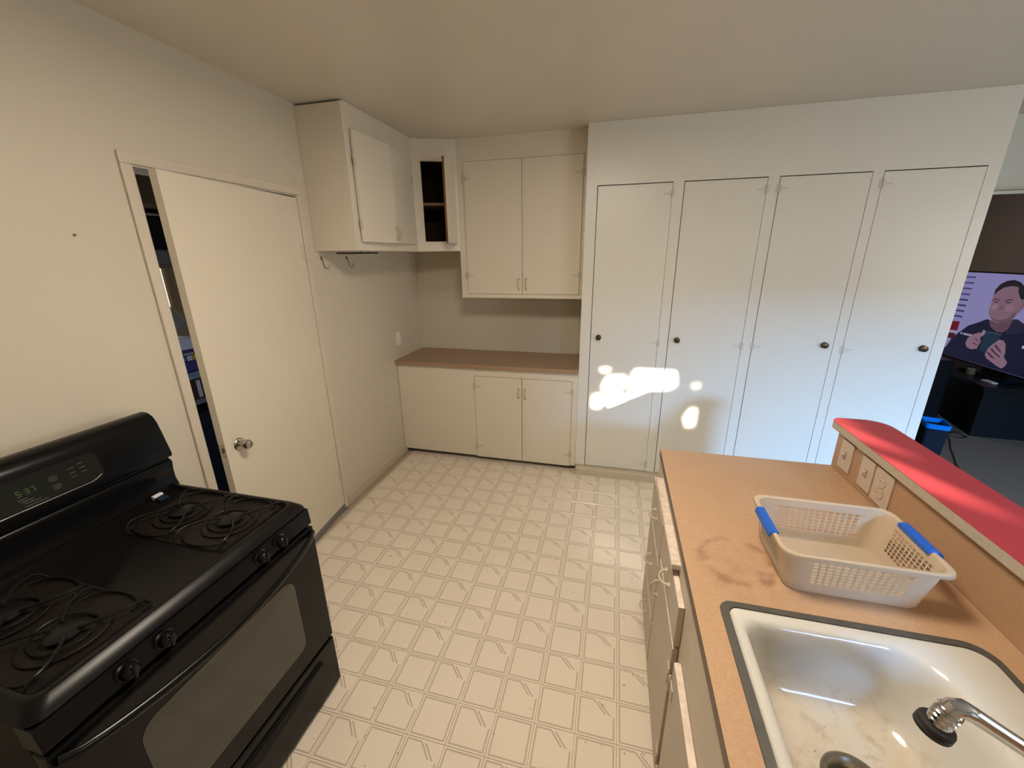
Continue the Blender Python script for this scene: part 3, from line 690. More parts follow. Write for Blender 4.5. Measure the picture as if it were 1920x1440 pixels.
# plates under the bar
def plate(y0, y1, label, name, cat, group, outlet=False, z0=0.893, z1=1.012):
    t = thing(name, label, cat, (XS, (y0 + y1) / 2, (z0 + z1) / 2), group)
    MB().box(XS - 0.006, XS, y0, y1, z0, z1).build('plate', PLATE, t, bevel=0.002)
    yc = (y0 + y1) / 2; zc = (z0 + z1) / 2
    if outlet:
        for zz in (zc - 0.0205, zc + 0.0205):
            s = MB().lathe([(0.0175, 0), (0.0175, 0.0072), (0.0165, 0.0078)], (XS, yc, zz), (-1, 0, 0), 20).build('socket', PLATE, t)
            rg = [(XS - 0.0064, yc + 0.0182 * math.cos(2 * PI * i / 20), zz + 0.0182 * math.sin(2 * PI * i / 20)) for i in range(20)]
            MB().tube(rg, 0.0007, 5, closed=True).box(XS - 0.0082, XS - 0.0077, yc - 0.008, yc - 0.006, zz - 0.002, zz + 0.007).box(XS - 0.0082, XS - 0.0077, yc + 0.006, yc + 0.008, zz - 0.002, zz + 0.007).build('slot', PLATED, s)
    else:
        tg = MB().prism([(XS - 0.006, zc - 0.011), (XS - 0.006, zc + 0.011), (XS - 0.010, zc + 0.010), (XS - 0.018, zc + 0.006), (XS - 0.017, zc + 0.001)], 'y', yc - 0.005, yc + 0.005)
        tg.build('toggle', PLATE, t, bevel=0.0008)
        MB().box(XS - 0.0066, XS - 0.0058, yc - 0.0075, yc + 0.0075, zc - 0.0145, zc + 0.0145).build('toggle_slot', PLATED, t)
plate(-0.332, -0.252, 'switch plate under the red bar, farthest from the sink', 'light_switch', 'switch', 'plates under the bar')
plate(-0.470, -0.394, 'switch plate under the red bar beside the outlet', 'light_switch', 'switch', 'plates under the bar')
plate(-0.572, -0.478, 'duplex outlet plate under the red bar behind the basket', 'wall_outlet', 'outlet', 'plates under the bar', True, z0=0.887, z1=1.012)

# basket
bk = thing('plastic_basket', 'frosted plastic basket with blue handles on the counter', 'basket', (2.425, -0.87, ZC))
def bloop(t, grow=0.0, z=None):
    """outline of the basket at height fraction t"""
    x0 = 2.270 - 0.017 * t - grow; x1 = 2.568 + 0.028 * t + grow; y0 = -0.984 - 0.011 * t - grow; y1 = -0.757 + 0.016 * t + grow
    return x0, x1, y0, y1, 0.028 + 0.006 * t + grow
HB = 0.122; rows = 7
zs = [0.0, 0.006, 0.030]
for i in range(rows): zs += [0.030 + (i + 0.0) * 0.0100 + 0.0022, 0.030 + (i + 1) * 0.0100]
zs = sorted(set([round(z, 5) for z in zs] + [0.104, 0.116, HB]))
nl, ns = 13, 10
def side_params():
    P = []           # (side, fraction along straight, hole starts here)
    def span(n):
        out = [(0.0, False)]
        a0, a1 = 0.10, 0.90; st = (a1 - a0) / n
        for i in range(n):
            out.append((a0 + i * st, True)); out.append((a0 + i * st + st * 0.72, False))
        return out
    return span
SP = side_params()
def outline(t, z):
    x0, x1, y0, y1, r = bloop(t); pts = []; hol = []
    def arc(cx, cy, a0):
        for i in range(0, 5):
            a = math.radians(a0 + 90 * i / 5); pts.append((cx + r * math.cos(a), cy + r * math.sin(a), z)); hol.append(False)
    def line(p, q, n):
        for f, hh in SP(n):
            pts.append((p[0] + (q[0] - p[0]) * f, p[1] + (q[1] - p[1]) * f, z)); hol.append(hh)
    line((x1, y0 + r), (x1, y1 - r), ns); arc(x1 - r, y1 - r, 0)
    line((x1 - r, y1), (x0 + r, y1), nl); arc(x0 + r, y1 - r, 90)
    line((x0, y1 - r), (x0, y0 + r), ns); arc(x0 + r, y0 + r, 180)
    line((x0 + r, y0), (x1 - r, y0), nl); arc(x1 - r, y0 + r, 270)
    return pts, hol
bm_ = MB(); prev = None; hz0, hz1 = 0.030, 0.101
def inset(pts, k, z):
    cx, cy = 2.42, -0.868
    return [(cx + (p[0] - cx) * k, cy + (p[1] - cy) * k, z) for p in pts]
l0, hol = outline(0, ZC + 0.001)
base_in = bm_.add(inset(l0, 0.93, ZC + 0.001)); Nn = len(l0)
bm_.face([base_in + i for i in range(Nn)])
st = base_in
for zi, z in enumerate(zs):
    pts, hol = outline(z / HB, ZC + 0.001 + z)
    if zi == 0: pts = inset(pts, 0.985, ZC + 0.0015)
    n = bm_.add(pts)
    zprev = zs[zi - 1] if zi else -1
    zm = (zprev + z) / 2
    holerow = zi > 0 and hz0 < zm < hz1 and (z - zprev) > 0.006
    for i in range(Nn):
        if holerow and hol[i]: continue
        j = (i + 1) % Nn; bm_.face((st + i, st + j, n + j, n + i))
    st = n
for (gr, dz) in ((0.006, 0.003), (0.011, 0.001), (0.0125, -0.006)):
    x0, x1, y0, y1, r = bloop(1)
    cx, cy = (x0 + x1) / 2, (y0 + y1) / 2
    pts, _h = outline(1, ZC + 0.001 + HB + dz)
    pts = [(cx + (p[0] - cx) * (1 + gr / ((x1 - x0) / 2)), cy + (p[1] - cy) * (1 + gr / ((y1 - y0) / 2)), p[2]) for p in pts]
    n = bm_.add(pts)
    for i in range(Nn):
        j = (i + 1) % Nn; bm_.face((st + i, st + j, n + j, n + i))
    st = n
bm_.build('body', FROST, bk, smooth=True, solid=0.0018)
x0, x1, y0, y1, r = bloop(1)
zt = ZC + HB + 0.005
hpL = [(x0 + 0.004, zt - 0.004), (x0 + 0.002, zt + 0.001), (x0 - 0.012, zt + 0.001), (x0 - 0.018, zt - 0.004), (x0 - 0.021, zt - 0.016), (x0 - 0.018, zt - 0.016), (x0 - 0.014, zt - 0.006), (x0 - 0.010, zt - 0.0025)]
MB().prism(hpL, 'y', -0.925, -0.805).build('handle', BLUE, bk, bevel=0.001)
hpR = [(2 * (x0 + x1) / 2 - p[0], p[1]) for p in hpL]
hpR = [(x1 - 0.008, zt - 0.010), (x1 - 0.006, zt + 0.001), (x1 + 0.014, zt + 0.002), (x1 + 0.026, zt - 0.006), (x1 + 0.030, zt - 0.020), (x1 + 0.026, zt - 0.020), (x1 + 0.020, zt - 0.008), (x1 + 0.012, zt - 0.003), (x1 - 0.003, zt - 0.004)]
MB().prism(hpR, 'y', -0.920, -0.800).build('handle', BLUE, bk, bevel=0.0015)

# ================================================================== GAS RANGE
RY0, RY1 = -1.690, -0.940; RC = (RY0 + RY1) / 2; RXF = 0.764
gr_ = thing('gas_range', 'black gas range with four knobs and oven window against left wall', 'stove', (0.40, RC, 0))
MB().box(0.02, 0.715, RY0 + 0.004, RY1 - 0.004, 0.02, 0.858).build('body', BLACKM, gr_, bevel=0.003)
for (fx, fy) in ((0.06, RY0 + 0.05), (0.06, RY1 - 0.05), (0.68, RY0 + 0.05), (0.68, RY1 - 0.05)):
    MB().lathe([(0.018, 0), (0.018, 0.012), (0.010, 0.014), (0.010, 0.022)], (fx, fy, 0), (0, 0, 1), 12).build('foot', RUBBER, gr_)
# cooktop: shallow tray with a raised rounded border
L_ = lambda i, z, rf=0.03: rrect(0.10 + i, 0.757 - i, RY0 + i, RY1 - i, [rf, 0.01, 0.01, rf], z, 6)
MB().loft([L_(0.012, 0.850), L_(0.002, 0.853), L_(0.0, 0.857), L_(0.003, 0.863), L_(0.023, 0.884), L_(0.029, 0.8865), L_(0.036, 0.885), L_(0.042, 0.874), L_(0.046, 0.870)], True, True).build('cooktop', [COOKTOP], gr_, smooth=True)
def burner_pan(yc, flip):
    xa, xb, ya, yb = 0.275, 0.690, yc - 0.128, yc + 0.128
    q = lambda i, z: rrect(xa + i, xb - i, ya + i, yb - i, 0.03, z, 6)
    return MB().loft([q(0, 0.8705), q(0.002, 0.8755), q(0.006, 0.8755), q(0.012, 0.8725), q(0.03, 0.8715)], False, True)
for yc in (-1.097, -1.533):
    p = burner_pan(yc, 1).build('burner_pan', PAN, gr_, smooth=True)
    for bx_ in (0.385, 0.590):
        MB().lathe([(0.078, 0.0005), (0.082, 0.005), (0.078, 0.007), (0.066, 0.004), (0.050, 0.002), (0.040, 0.0035)], (bx_, yc, 0.8715), (0, 0, 1), 28).build('bowl', PAN, p, smooth=True)
        MB().lathe([(0.030, 0), (0.030, 0.010), (0.036, 0.011), (0.037, 0.014), (0.030, 0.0175), (0.001, 0.018)], (bx_, yc, 0.8735), (0, 0, 1), 24).build('burner_cap', IRON, p, smooth=True)
        gt = MB(); R1 = 0.062; zt_ = 0.897
        # wide oval ring and four swept fingers
        rg = [(bx_ + 0.066 * math.cos(a), yc + 0.056 * math.sin(a), 0.884 + 0.004 * math.cos(2 * a)) for a in [2 * PI * i / 28 for i in range(28)]]
        gt.tube(rg, 0.0030, 7, closed=True)
        for sx in (-1, 1):
            for sy in (-1, 1):
                pts = []
                for i in range(11):
                    t_ = i / 10
                    x_ = bx_ + sx * (0.028 + 0.062 * math.sin(t_ * PI / 2 * 1.25))
                    y_ = yc + sy * (0.012 + 0.108 * t_)
                    z_ = 0.894 + 0.005 * math.sin(PI * t_) - 0.020 * max(0, (t_ - 0.8) / 0.2) ** 2
                    pts.append((x_, y_, z_))
                gt.tube(pts, 0.0036, 7)
        for sy in (-1, 1):
            pts = [(bx_ + 0.083 * math.cos(a), yc + sy * (0.085 + 0.040 * math.sin(a)), 0.8805) for a in [PI * i / 10 for i in range(11)]]
            gt.tube(pts, 0.0034, 7)
        gt.build('grate', IRON, p, smooth=True)
# backguard
prof = [(0.03, 0.868), (0.03, 1.135), (0.05, 1.158), (0.085, 1.169), (0.112, 1.167), (0.132, 1.155), (0.146, 1.130), (0.158, 1.085), (0.170, 1.035), (0.177, 1.003), (0.174, 0.994), (0.156, 0.990), (0.152, 0.982), (0.162, 0.976), (0.166, 0.966), (0.160, 0.935), (0.160, 0.900), (0.172, 0.868)]
bgd = MB().prism(prof, 'y', RY0 + 0.004, RY1 - 0.002).build('backguard', BLACK, gr_, bevel=0.006, smooth=True, seg=3)
# glass control panel lying on the sloped face
P0 = Vector((0.1745, 0, 1.015)); P1 = Vector((0.148, 0, 1.124)); PU = (P1 - P0); PL = PU.length; PU.normalize(); PN = Vector((PU.z, 0, -PU.x))
def onp(y, s, off=0.0): p = P0 + PU * s + PN * off; return (p.x, y, p.z)
def plaque(b, y0, y1, s0, s1, off0, off1, r=0.0):
    if r:
        lp_ = rrect(y0, y1, s0, s1, r, 0, 5)
        b.loft([[onp(p[0], p[1], off0) for p in lp_], [onp(p[0], p[1], off1) for p in lp_]], False, True)
    else:
        n = b.add([onp(y0, s0, off1), onp(y1, s0, off1), onp(y1, s1, off1), onp(y0, s1, off1)]); b.face((n, n + 1, n + 2, n + 3))
    return b
b = MB(); plaque(b, -1.480, -1.150, 0.010, PL - 0.008, -0.003, 0.0022, 0.022)
cp = b.build('control_panel', mat('panel_glass', (0.010, 0.011, 0.009, 1), 0.16), bgd)
b = MB(); lpp = [onp(-1.470 + 0.31 * i / 20, 0.0105 if i < 19 else 0.0105 + 0.004 * (i - 18) ** 1.6, 0.0022) for i in range(21)]
b.tube(lpp, 0.0011, 6); b.build('panel_trim', mat('panel_trim_grey', (0.25, 0.25, 0.22, 1), 0.3, metal=0.6), bgd)
ink = mat('panel_print', (0.045, 0.045, 0.04, 1), 0.5)
for i, (ly, ls, ln) in enumerate(((-1.345, 0.041, 0.022), (-1.337, 0.034, 0.030), (-1.328, 0.027, 0.036), (-1.322, 0.018, 0.052), (-1.222, 0.075, 0.016), (-1.222, 0.060, 0.014), (-1.222, 0.047, 0.016), (-1.196, 0.080, 0.015), (-1.196, 0.066, 0.015), (-1.196, 0.052, 0.015))):
    b = MB(); plaque(b, ly - ln / 2, ly + ln / 2, ls, ls + 0.0026, 0, 0.0026); b.build('print_line', ink, cp)
for (ly, ls) in ((-1.268, 0.066), (-1.268, 0.040)):
    b = MB(); plaque(b, ly - 0.011, ly + 0.011, ls - 0.009, ls + 0.009, 0.0015, 0.0030, 0.0085)
    plaque(b, ly - 0.003, ly + 0.003, ls - 0.002, ls + 0.002, 0, 0.0034); b.build('touch_key', mat('touch_key', (0.018, 0.018, 0.017, 1), 0.35), cp)
# clock digits, seven segments: 5 : 3 7
SEG = {'5': 'afgcd', '3': 'abgcd', '7': 'abc', ':': ''}
b = MB()
def digit(ch, y, s, w_, h_):
    t_ = 0.0022
    R = {'a': (0, w_, h_ - t_, h_), 'd': (0, w_, 0, t_), 'g': (0, w_, h_ / 2 - t_ / 2, h_ / 2 + t_ / 2), 'f': (0, t_, h_ / 2, h_), 'b': (w_ - t_, w_, h_ / 2, h_), 'e': (0, t_, 0, h_ / 2), 'c': (w_ - t_, w_, 0, h_ / 2)}
    for k in SEG[ch]:
        a, c_, d_, e_ = R[k]; plaque(b, y + a, y + c_, s + d_, s + e_, 0, 0.0028)
digit('5', -1.352, 0.052, 0.009, 0.017); digit('3', -1.334, 0.052, 0.009, 0.017); digit('7', -1.320, 0.052, 0.009, 0.017)
plaque(b, -1.340, -1.338, 0.056, 0.058, 0, 0.0028); plaque(b, -1.340, -1.338, 0.063, 0.065, 0, 0.0028)
b.build('clock_digits', emat('clock_green', (110, 128, 40), 0.28), cp)
# manifold panel with knobs
man = MB().prism([(0.700, 0.785), (0.757, 0.785), (0.764, 0.792), (0.758, 0.850), (0.700, 0.852)], 'y', RY0 + 0.003, RY1 - 0.003).build('manifold_panel', BLACK, gr_, bevel=0.003)
for ky_ in (-1.085, -1.160, -1.452, -1.535):
    ax = Vector((1, 0, 0.1)).normalized()
    k = MB().lathe([(0.024, -0.004), (0.024, 0.003), (0.019, 0.005), (0.0185, 0.014), (0.017, 0.020), (0.012, 0.025), (0.005, 0.0275), (0.001, 0.028)], (0.7605, ky_, 0.819), ax, 24).build('knob', BLACK, gr_, smooth=True)
    MB().box(0.7645, 0.7905, ky_ - 0.0045, ky_ + 0.0045, 0.806, 0.836).build('grip', BLACK, k, bevel=0.003)
# oven door
od = box('oven_door', BLACK, gr_, 0.718, RXF, RY0 + 0.002, RY1 - 0.002, 0.262, 0.776, bevel=0.004)
MB().loft([[(RXF + 0.0008, p[0], p[1]) for p in rrect(-1.558, -1.070, 0.345, 0.660, [0.045, 0.045, 0.03, 0.03], 0, 6)]], False, False)
wn = MB(); lp0 = [(RXF - 0.002, p[0], p[1]) for p in rrect(-1.558, -1.070, 0.345, 0.655, [0.045, 0.045, 0.03, 0.03], 0, 6)]; lp1 = [(RXF + 0.001, p[1], p[2]) for p in lp0]
wn.loft([lp0, lp1], False, True); wn.build('window_glass', OVGLASS, od)
hp_ = []
for i in range(25):
    t_ = i / 24; s_ = math.sin(PI * t_)
    hp_.append((RXF + 0.004 + 0.046 * s_ ** 0.55, RY1 - 0.012 + (RY0 - RY1 + 0.024) * t_, 0.757 - 0.036 * s_ ** 0.8))
MB().tube(hp_, [0.011] * 25, 12, flat=(0.75, 1.15)).build('handle', BLACK, od, smooth=True)
sd = box('storage_drawer', BLACK, gr_, 0.718, RXF + 0.001, RY0 + 0.002, RY1 - 0.004, 0.024, 0.250, bevel=0.004)
sc_ = MB(); arc_ = []
for i in range(17):
    t_ = i / 16; arc_.append((RC + 0.285 * (1 - 2 * t_), 0.198 - 0.0 - 0.050 * math.sin(PI * t_) ** 0.8))
arc_ += [(RC - 0.285, 0.203), (RC + 0.285, 0.203)]
MB().prism(arc_, 'x', RXF - 0.004, RXF + 0.0018).build('handle_recess', BLACKM, sd)
MB().prism([(RXF, 0.206), (RXF + 0.012, 0.200), (RXF + 0.014, 0.206), (RXF + 0.002, 0.216)], 'y', RC - 0.29, RC + 0.29).build('handle_lip', BLACK, sd, bevel=0.003)
# white tag on cooktop
lt = thing('plastic_lighter', 'small white and blue lighter at the back of the cooktop', 'lighter', (0.235, -1.045, 0.8715))
MB().box(0.205, 0.235, -1.062, -1.030, 0.8715, 0.884).build('body', mat('navy_plastic', (0.01, 0.02, 0.05, 1), 0.3), lt, bevel=0.003)
MB().box(0.190, 0.205, -1.060, -1.028, 0.8720, 0.8885).build('cap', mat('white_plastic', (0.85, 0.83, 0.88, 1), 0.35), lt, bevel=0.0015)

# ================================================================== UTILITY ROOM SEEN THROUGH THE DOOR GAP
UD = mat('utility_wall', (0.36, 0.25, 0.13, 1), 0.8)
struct(MB().box(-1.25, -0.10, -1.3, 0.8, -0.05, 0.0).build('floor_utility', mat('utility_floor', (0.12, 0.15, 0.25, 1), 0.6)))
struct(MB().box(-1.3, -1.25, -1.3, 0.8, 0, H).build('wall_utility', UD))
struct(MB().box(-1.3, -0.1, -1.35, -1.3, 0, H).box(-1.3, -0.1, 0.8, 0.85, 0, H).build('wall_utility_side', UD))
w3 = struct(MB().box(-1.25, -1.235, -0.15, 0.215, 1.38, 1.80).build('window_3', emat('bright_daylight', (255, 250, 240), 1.6)))
sh = thing('storage_shelf', 'dark wooden shelf unit inside the utility room', 'shelf', (-0.75, -0.1, 0))
for z in (1.965, 1.672): MB().box(-1.0, -0.52, -0.45, 0.60, z, z + 0.02).build('board', mat('shelf_board', (0.16, 0.10, 0.06, 1), 0.7, var=0.2), sh)
for y in (0.60,): MB().box(-1.0, -0.97, y, y + 0.02, 0, 2.2).build('post', mat('shelf_board', (0.1, 0.1, 0.1, 1)), sh)
def carton(name, label, cat, m_, x0, x1, y0, y1, z0, z1, bev=0.006): return tag(MB().box(x0, x1, y0, y1, z0, z1).build(name, m_, bevel=bev), label, cat)
carton('storage_tub', 'black tub on the upper shelf through the door gap', 'tub', BLACKM, -0.85, -0.52, -0.40, 0.10, 1.765, 1.93)
carton('grey_carton', 'grey printed carton under the black tub in the utility room', 'box', mat('grey_card', (0.14, 0.14, 0.145, 1), 0.7, var=0.5, vscale=30), -0.80, -0.515, -0.316, 0.08, 1.693, 1.7645)
# plastic bag
bgm = MB(); lps = []
for k in range(7):
    z = 1.346 + 0.022 * k; rr_ = (0.055, 0.075, 0.080, 0.072, 0.055, 0.035, 0.012)[k]
    lps.append([(-0.60 + rr_ * (1 + 0.18 * math.sin(5 * a + k)) * math.cos(a), -0.285 + rr_ * (1 + 0.2 * math.sin(4 * a + 2 * k)) * math.sin(a), z + 0.008 * math.sin(3 * a)) for a in [2 * PI * i / 20 for i in range(20)]])
tag(bgm.loft(lps, True, True).build('plastic_bag', mat('grey_film', (0.30, 0.30, 0.27, 1), 0.25), smooth=True), 'crumpled grey plastic bag above the purple carton', 'bag')
bx2 = carton('pink_box', 'small pale pink box behind the purple carton', 'box', mat('pale_pink', (0.42, 0.30, 0.30, 1), 0.6), -0.70, -0.56, -0.42, -0.285, 1.304, 1.345)
pc = thing('detergent_carton', 'purple carton with white lid seen through the door gap', 'carton', (-0.6, -0.25, 1.105))
MB().box(-0.72, -0.50, -0.42, -0.10, 1.110, 1.235).build('body', mat('purple_card', (0.055, 0.04, 0.22, 1), 0.5), pc, bevel=0.004)
MB().prism([(-0.42, 1.236), (-0.10, 1.236), (-0.10, 1.262), (-0.20, 1.290), (-0.36, 1.302), (-0.42, 1.285)], 'x', -0.72, -0.503).build('lid', mat('white_card', (0.62, 0.66, 0.80, 1), 0.5), pc, bevel=0.003)
lbm = [mat('label_white', (0.6, 0.62, 0.7, 1), 0.5), mat('label_yellow', (0.6, 0.42, 0.03, 1), 0.5), mat('label_blue', (0.08, 0.20, 0.5, 1), 0.5), mat('label_black', (0.01, 0.01, 0.02, 1), 0.5)]
def lab(y0, y1, z0, z1, k): MB().box(-0.5005, -0.4985 + 0.0004 * (k != 3), y0, y1, z0, z1).build('label_patch', lbm[k], pc)
lab(-0.345, -0.236, 1.170, 1.222, 3); lab(-0.336, -0.310, 1.176, 1.200, 2); lab(-0.305, -0.275, 1.174, 1.202, 0); lab(-0.272, -0.240, 1.174, 1.203, 1)
for i in range(6): lab(-0.318 + i * 0.0095, -0.3115 + i * 0.0095, 1.207, 1.218, 0)
tb = thing('storage_bin', 'clear lidded bin with dark red contents under the purple carton', 'bin', (-0.6, -0.25, 0.93))
MB().box(-0.75, -0.497, -0.45, -0.05, 1.066, 1.106).build('lid', mat('clear_blue_film', (0.22, 0.30, 0.42, 1), 0.2, var=0.5, vscale=40), tb, bevel=0.006)
MB().box(-0.74, -0.505, -0.44, -0.06, 0.945, 1.066).build('contents', mat('dark_red_cloth', (0.05, 0.01, 0.012, 1), 0.7, var=0.5, vscale=20), tb)
MB().box(-0.503, -0.499, -0.288, -0.266, 0.955, 1.055).build('white_strip', lbm[0], tb)
MB().box(-0.75, -0.497, -0.45, -0.05, 0.915, 0.945).build('rim', mat('bin_rim', (0.16, 0.19, 0.24, 1), 0.35), tb, bevel=0.005)
bb = thing('storage_tote', 'tall black storage tote standing on the utility room floor', 'tote', (-0.6, -0.2, 0))
MB().prism([(-0.47, 0.03), (0.02, 0.03), (0.05, 0.86), (-0.50, 0.86)], 'x', -0.80, -0.52).build('body', mat('tote_black', (0.012, 0.017, 0.035, 1), 0.4), bb, bevel=0.01)
MB().box(-0.82, -0.505, -0.52, 0.07, 0.86, 0.90).build('lid', BLACKM, bb, bevel=0.008)
MB().box(-0.80, -0.52, -0.46, 0.01, 0.0, 0.03).build('base', BLACKM, bb)

# ================================================================== LIVING ROOM
st_ = thing('tv_stand', 'black angled television stand on the grey carpet', 'stand', (5.45, 3.0, 0))
MB().prism([(5.20, 2.56), (5.85, 2.50), (6.02, 2.50), (6.02, 3.9), (5.40, 3.9), (5.36, 3.35)], 'z', 0.0, 0.455).build('body', BLACKM, st_, bevel=0.004)
MB().prism([(5.17, 2.54), (5.85, 2.47), (6.03, 2.47), (6.03, 3.95), (5.40, 3.95), (5.34, 3.36)], 'z', 0.455, 0.50).build('top', BLACKP, st_, bevel=0.004)
for (y0_, y1_, z) in ((2.70, 2.79, 0.34), (2.72, 2.80, 0.18)):
    pass
tv = thing('television', 'large flat television showing a smiling man holding a mug', 'television', (5.53, 2.95, 0.50))
TY0, TY1, TZ0, TZ1 = 2.15, 3.86, 0.56, 1.500
MB().box(5.505, 5.56, TY0, TY1, TZ0, TZ1).build('housing', BLACKM, tv, bevel=0.004)
MB().box(5.500, 5.507, TY0, TY1, TZ1 - 0.012, TZ1).box(5.500, 5.507, TY0, TY1, TZ0, TZ0 + 0.02).box(5.500, 5.507, TY0, TY0 + 0.012, TZ0, TZ1).box(5.500, 5.507, TY1 - 0.012, TY1, TZ0, TZ1).build('bezel', BLACKP, tv)
MB().box(5.515, 5.55, 2.85, 3.1, 0.52, 0.58).build('neck', BLACKP, tv)
MB().box(5.42, 5.70, 2.7, 3.25, 0.50, 0.52).build('base', BLACKP, tv, bevel=0.004)
ES = 0.5
def emq(nm, rgb): return emat('screen_' + nm, rgb, ES)
scr = MB().box(5.5035, 5.506, TY0 + 0.012, TY1 - 0.012, TZ0 + 0.02, TZ1 - 0.012).build('screen', emq('lavender', (168, 162, 222)), tv)
PIC = [
 ('jacket', (30, 32, 62), [(3.78,0.58),(3.625, 0.664), (3.583, 0.775), (3.493, 0.867), (3.421, 0.94), (3.315, 0.988), (3.231, 1.034), (3.198, 1.039), (3.131, 0.983), (3.026, 0.956), (2.962, 1.04), (2.945, 1.076), (2.894, 1.084), (2.812, 1.049), (2.71, 1.011), (2.591, 0.939), (2.45, 0.70), (2.40, 0.582)]),
 ('hood', (46, 46, 74), [(2.955, 1.05), (2.945, 1.076), (2.894, 1.084), (2.812, 1.049), (2.76, 1.0), (2.86, 0.95), (2.94, 0.93), (2.98, 0.95)]),
 ('neck', (120, 88, 104), [(3.197, 1.037), (3.086, 1.02), (2.963, 1.082), (2.94, 1.064), (2.955, 0.983), (3.002, 0.938), (3.068, 0.934), (3.153, 0.972)]),
 ('face', (158, 122, 142), [(3.237, 1.278), (3.183, 1.344), (3.098, 1.377), (3.004, 1.379), (2.962, 1.293), (2.912, 1.263), (2.888, 1.211), (2.894, 1.162), (2.918, 1.134), (2.936, 1.093), (2.99, 1.05), (3.07, 1.023), (3.151, 1.033), (3.216, 1.083), (3.233, 1.126), (3.232, 1.179), (3.238, 1.237)]),
 ('cheek', (176, 140, 160), [(3.21, 1.345-0.16), (3.16, 1.20), (3.15, 1.15), (3.19, 1.135), (3.22, 1.15)]),
 ('cheek', (172, 136, 156), [(3.06, 1.20), (2.99, 1.205), (2.97, 1.16), (3.02, 1.135), (3.06, 1.15)]),
 ('jaw_shade', (132, 98, 118), [(2.936, 1.093), (2.99, 1.05), (3.07, 1.023), (3.151, 1.033), (3.19, 1.06), (3.08, 1.048), (2.99, 1.085), (2.955, 1.14), (2.93, 1.15)]),
 ('ear', (150, 112, 130), [(2.919, 1.242), (2.895, 1.258), (2.876, 1.219), (2.885, 1.177), (2.902, 1.182)]),
 ('hair', (40, 36, 46), [(3.237, 1.278), (3.238, 1.333), (3.201, 1.39), (3.141, 1.425), (3.066, 1.437), (2.998, 1.42), (2.951, 1.389), (2.905, 1.338), (2.906, 1.284), (2.91, 1.256), (2.949, 1.28), (2.985, 1.332), (2.999, 1.375), (3.082, 1.379), (3.155, 1.357), (3.206, 1.317)]),
 ('brow', (70, 54, 66), [(3.231, 1.231), (3.195, 1.249), (3.15, 1.243), (3.151, 1.235), (3.192, 1.24), (3.224, 1.223)]),
 ('brow', (70, 54, 66), [(3.09, 1.238), (3.05, 1.26), (3.012, 1.253), (3.012, 1.244), (3.046, 1.249), (3.083, 1.23)]),
 ('eye', (64, 46, 58), [(3.210, 1.214), (3.186, 1.222), (3.156, 1.219), (3.178, 1.209)]),
 ('eye', (64, 46, 58), [(3.083, 1.220), (3.056, 1.230), (3.018, 1.228), (3.049, 1.217)]),
 ('nose', (138, 102, 122), [(3.124, 1.22), (3.078, 1.167), (3.081, 1.153), (3.136, 1.146), (3.146, 1.159), (3.118, 1.165), (3.112, 1.185)]),
 ('mouth', (112, 66, 86), [(3.18, 1.114), (3.107, 1.114), (3.031, 1.132), (3.056, 1.112), (3.109, 1.099), (3.153, 1.102)]),
 ('teeth', (200, 178, 192), [(3.165, 1.112), (3.107, 1.111), (3.045, 1.124), (3.062, 1.114), (3.109, 1.106), (3.150, 1.107)]),
 ('cup', (36, 62, 84), [(3.195, 0.912), (3.131, 0.919), (3.003, 0.92), (3.016, 0.847), (3.045, 0.75), (3.093, 0.693), (3.191, 0.733), (3.198, 0.818), (3.193, 0.873)]),
 ('cup_rim', (92, 92, 104), [(3.184, 0.917), (3.116, 0.924), (3.0, 0.923), (3.0, 0.913), (3.112, 0.915), (3.182, 0.908)]),
 ('hand', (168, 130, 152), [(3.381, 0.757), (3.376, 0.807), (3.329, 0.86), (3.257, 0.893), (3.225, 0.895), (3.21, 0.87), (3.224, 0.836), (3.204, 0.809), (3.215, 0.768), (3.219, 0.731), (3.286, 0.708), (3.35, 0.719)]),
 ('thumb', (184, 148, 168), [(3.228, 0.89), (3.217, 0.931), (3.191, 0.924), (3.186, 0.89), (3.205, 0.867), (3.239, 0.873)]),
 ('finger_gap', (104, 70, 92), [(3.30, 0.822), (3.225, 0.800), (3.215, 0.803), (3.27, 0.828)]),
 ('finger_gap', (104, 70, 92), [(3.31, 0.775), (3.222, 0.760), (3.220, 0.766), (3.28, 0.785)]),
 ('hand', (168, 130, 152), [(3.105, 0.69), (3.093, 0.759), (3.072, 0.794), (3.036, 0.835), (3.007, 0.867), (2.957, 0.866), (2.924, 0.836), (2.898, 0.761), (2.897, 0.717), (2.844, 0.678), (2.849, 0.64), (2.876, 0.606), (2.921, 0.613), (2.989, 0.634), (3.07, 0.66)]),
 ('finger_gap', (70, 48, 72), [(3.054, 0.771), (2.987, 0.733), (2.927, 0.71), (2.94, 0.703), (2.999, 0.723), (3.062, 0.757)]),
 ('finger_gap', (70, 48, 72), [(3.078, 0.729), (3.004, 0.691), (2.972, 0.676), (3.017, 0.68), (3.084, 0.713)]),
 ('finger_gap', (70, 48, 72), [(3.025, 0.818), (2.949, 0.764), (2.929, 0.746), (2.957, 0.755), (3.03, 0.796)]),
 ('logo', (220, 214, 226), [(2.757, 0.857), (2.738, 0.864), (2.723, 0.836), (2.752, 0.833)]),
 ('red_block', (132, 22, 46), [(3.70, 0.955), (3.544, 0.965), (3.542, 0.865), (3.70, 0.855)]),
 ('red_block', (96, 24, 52), [(3.70, 0.825), (3.552, 0.832), (3.557, 0.768), (3.70, 0.768)]),
 ('caption', (196, 186, 214), [(3.70, 0.849), (3.541, 0.857), (3.539, 0.84), (3.70, 0.833)]),
]
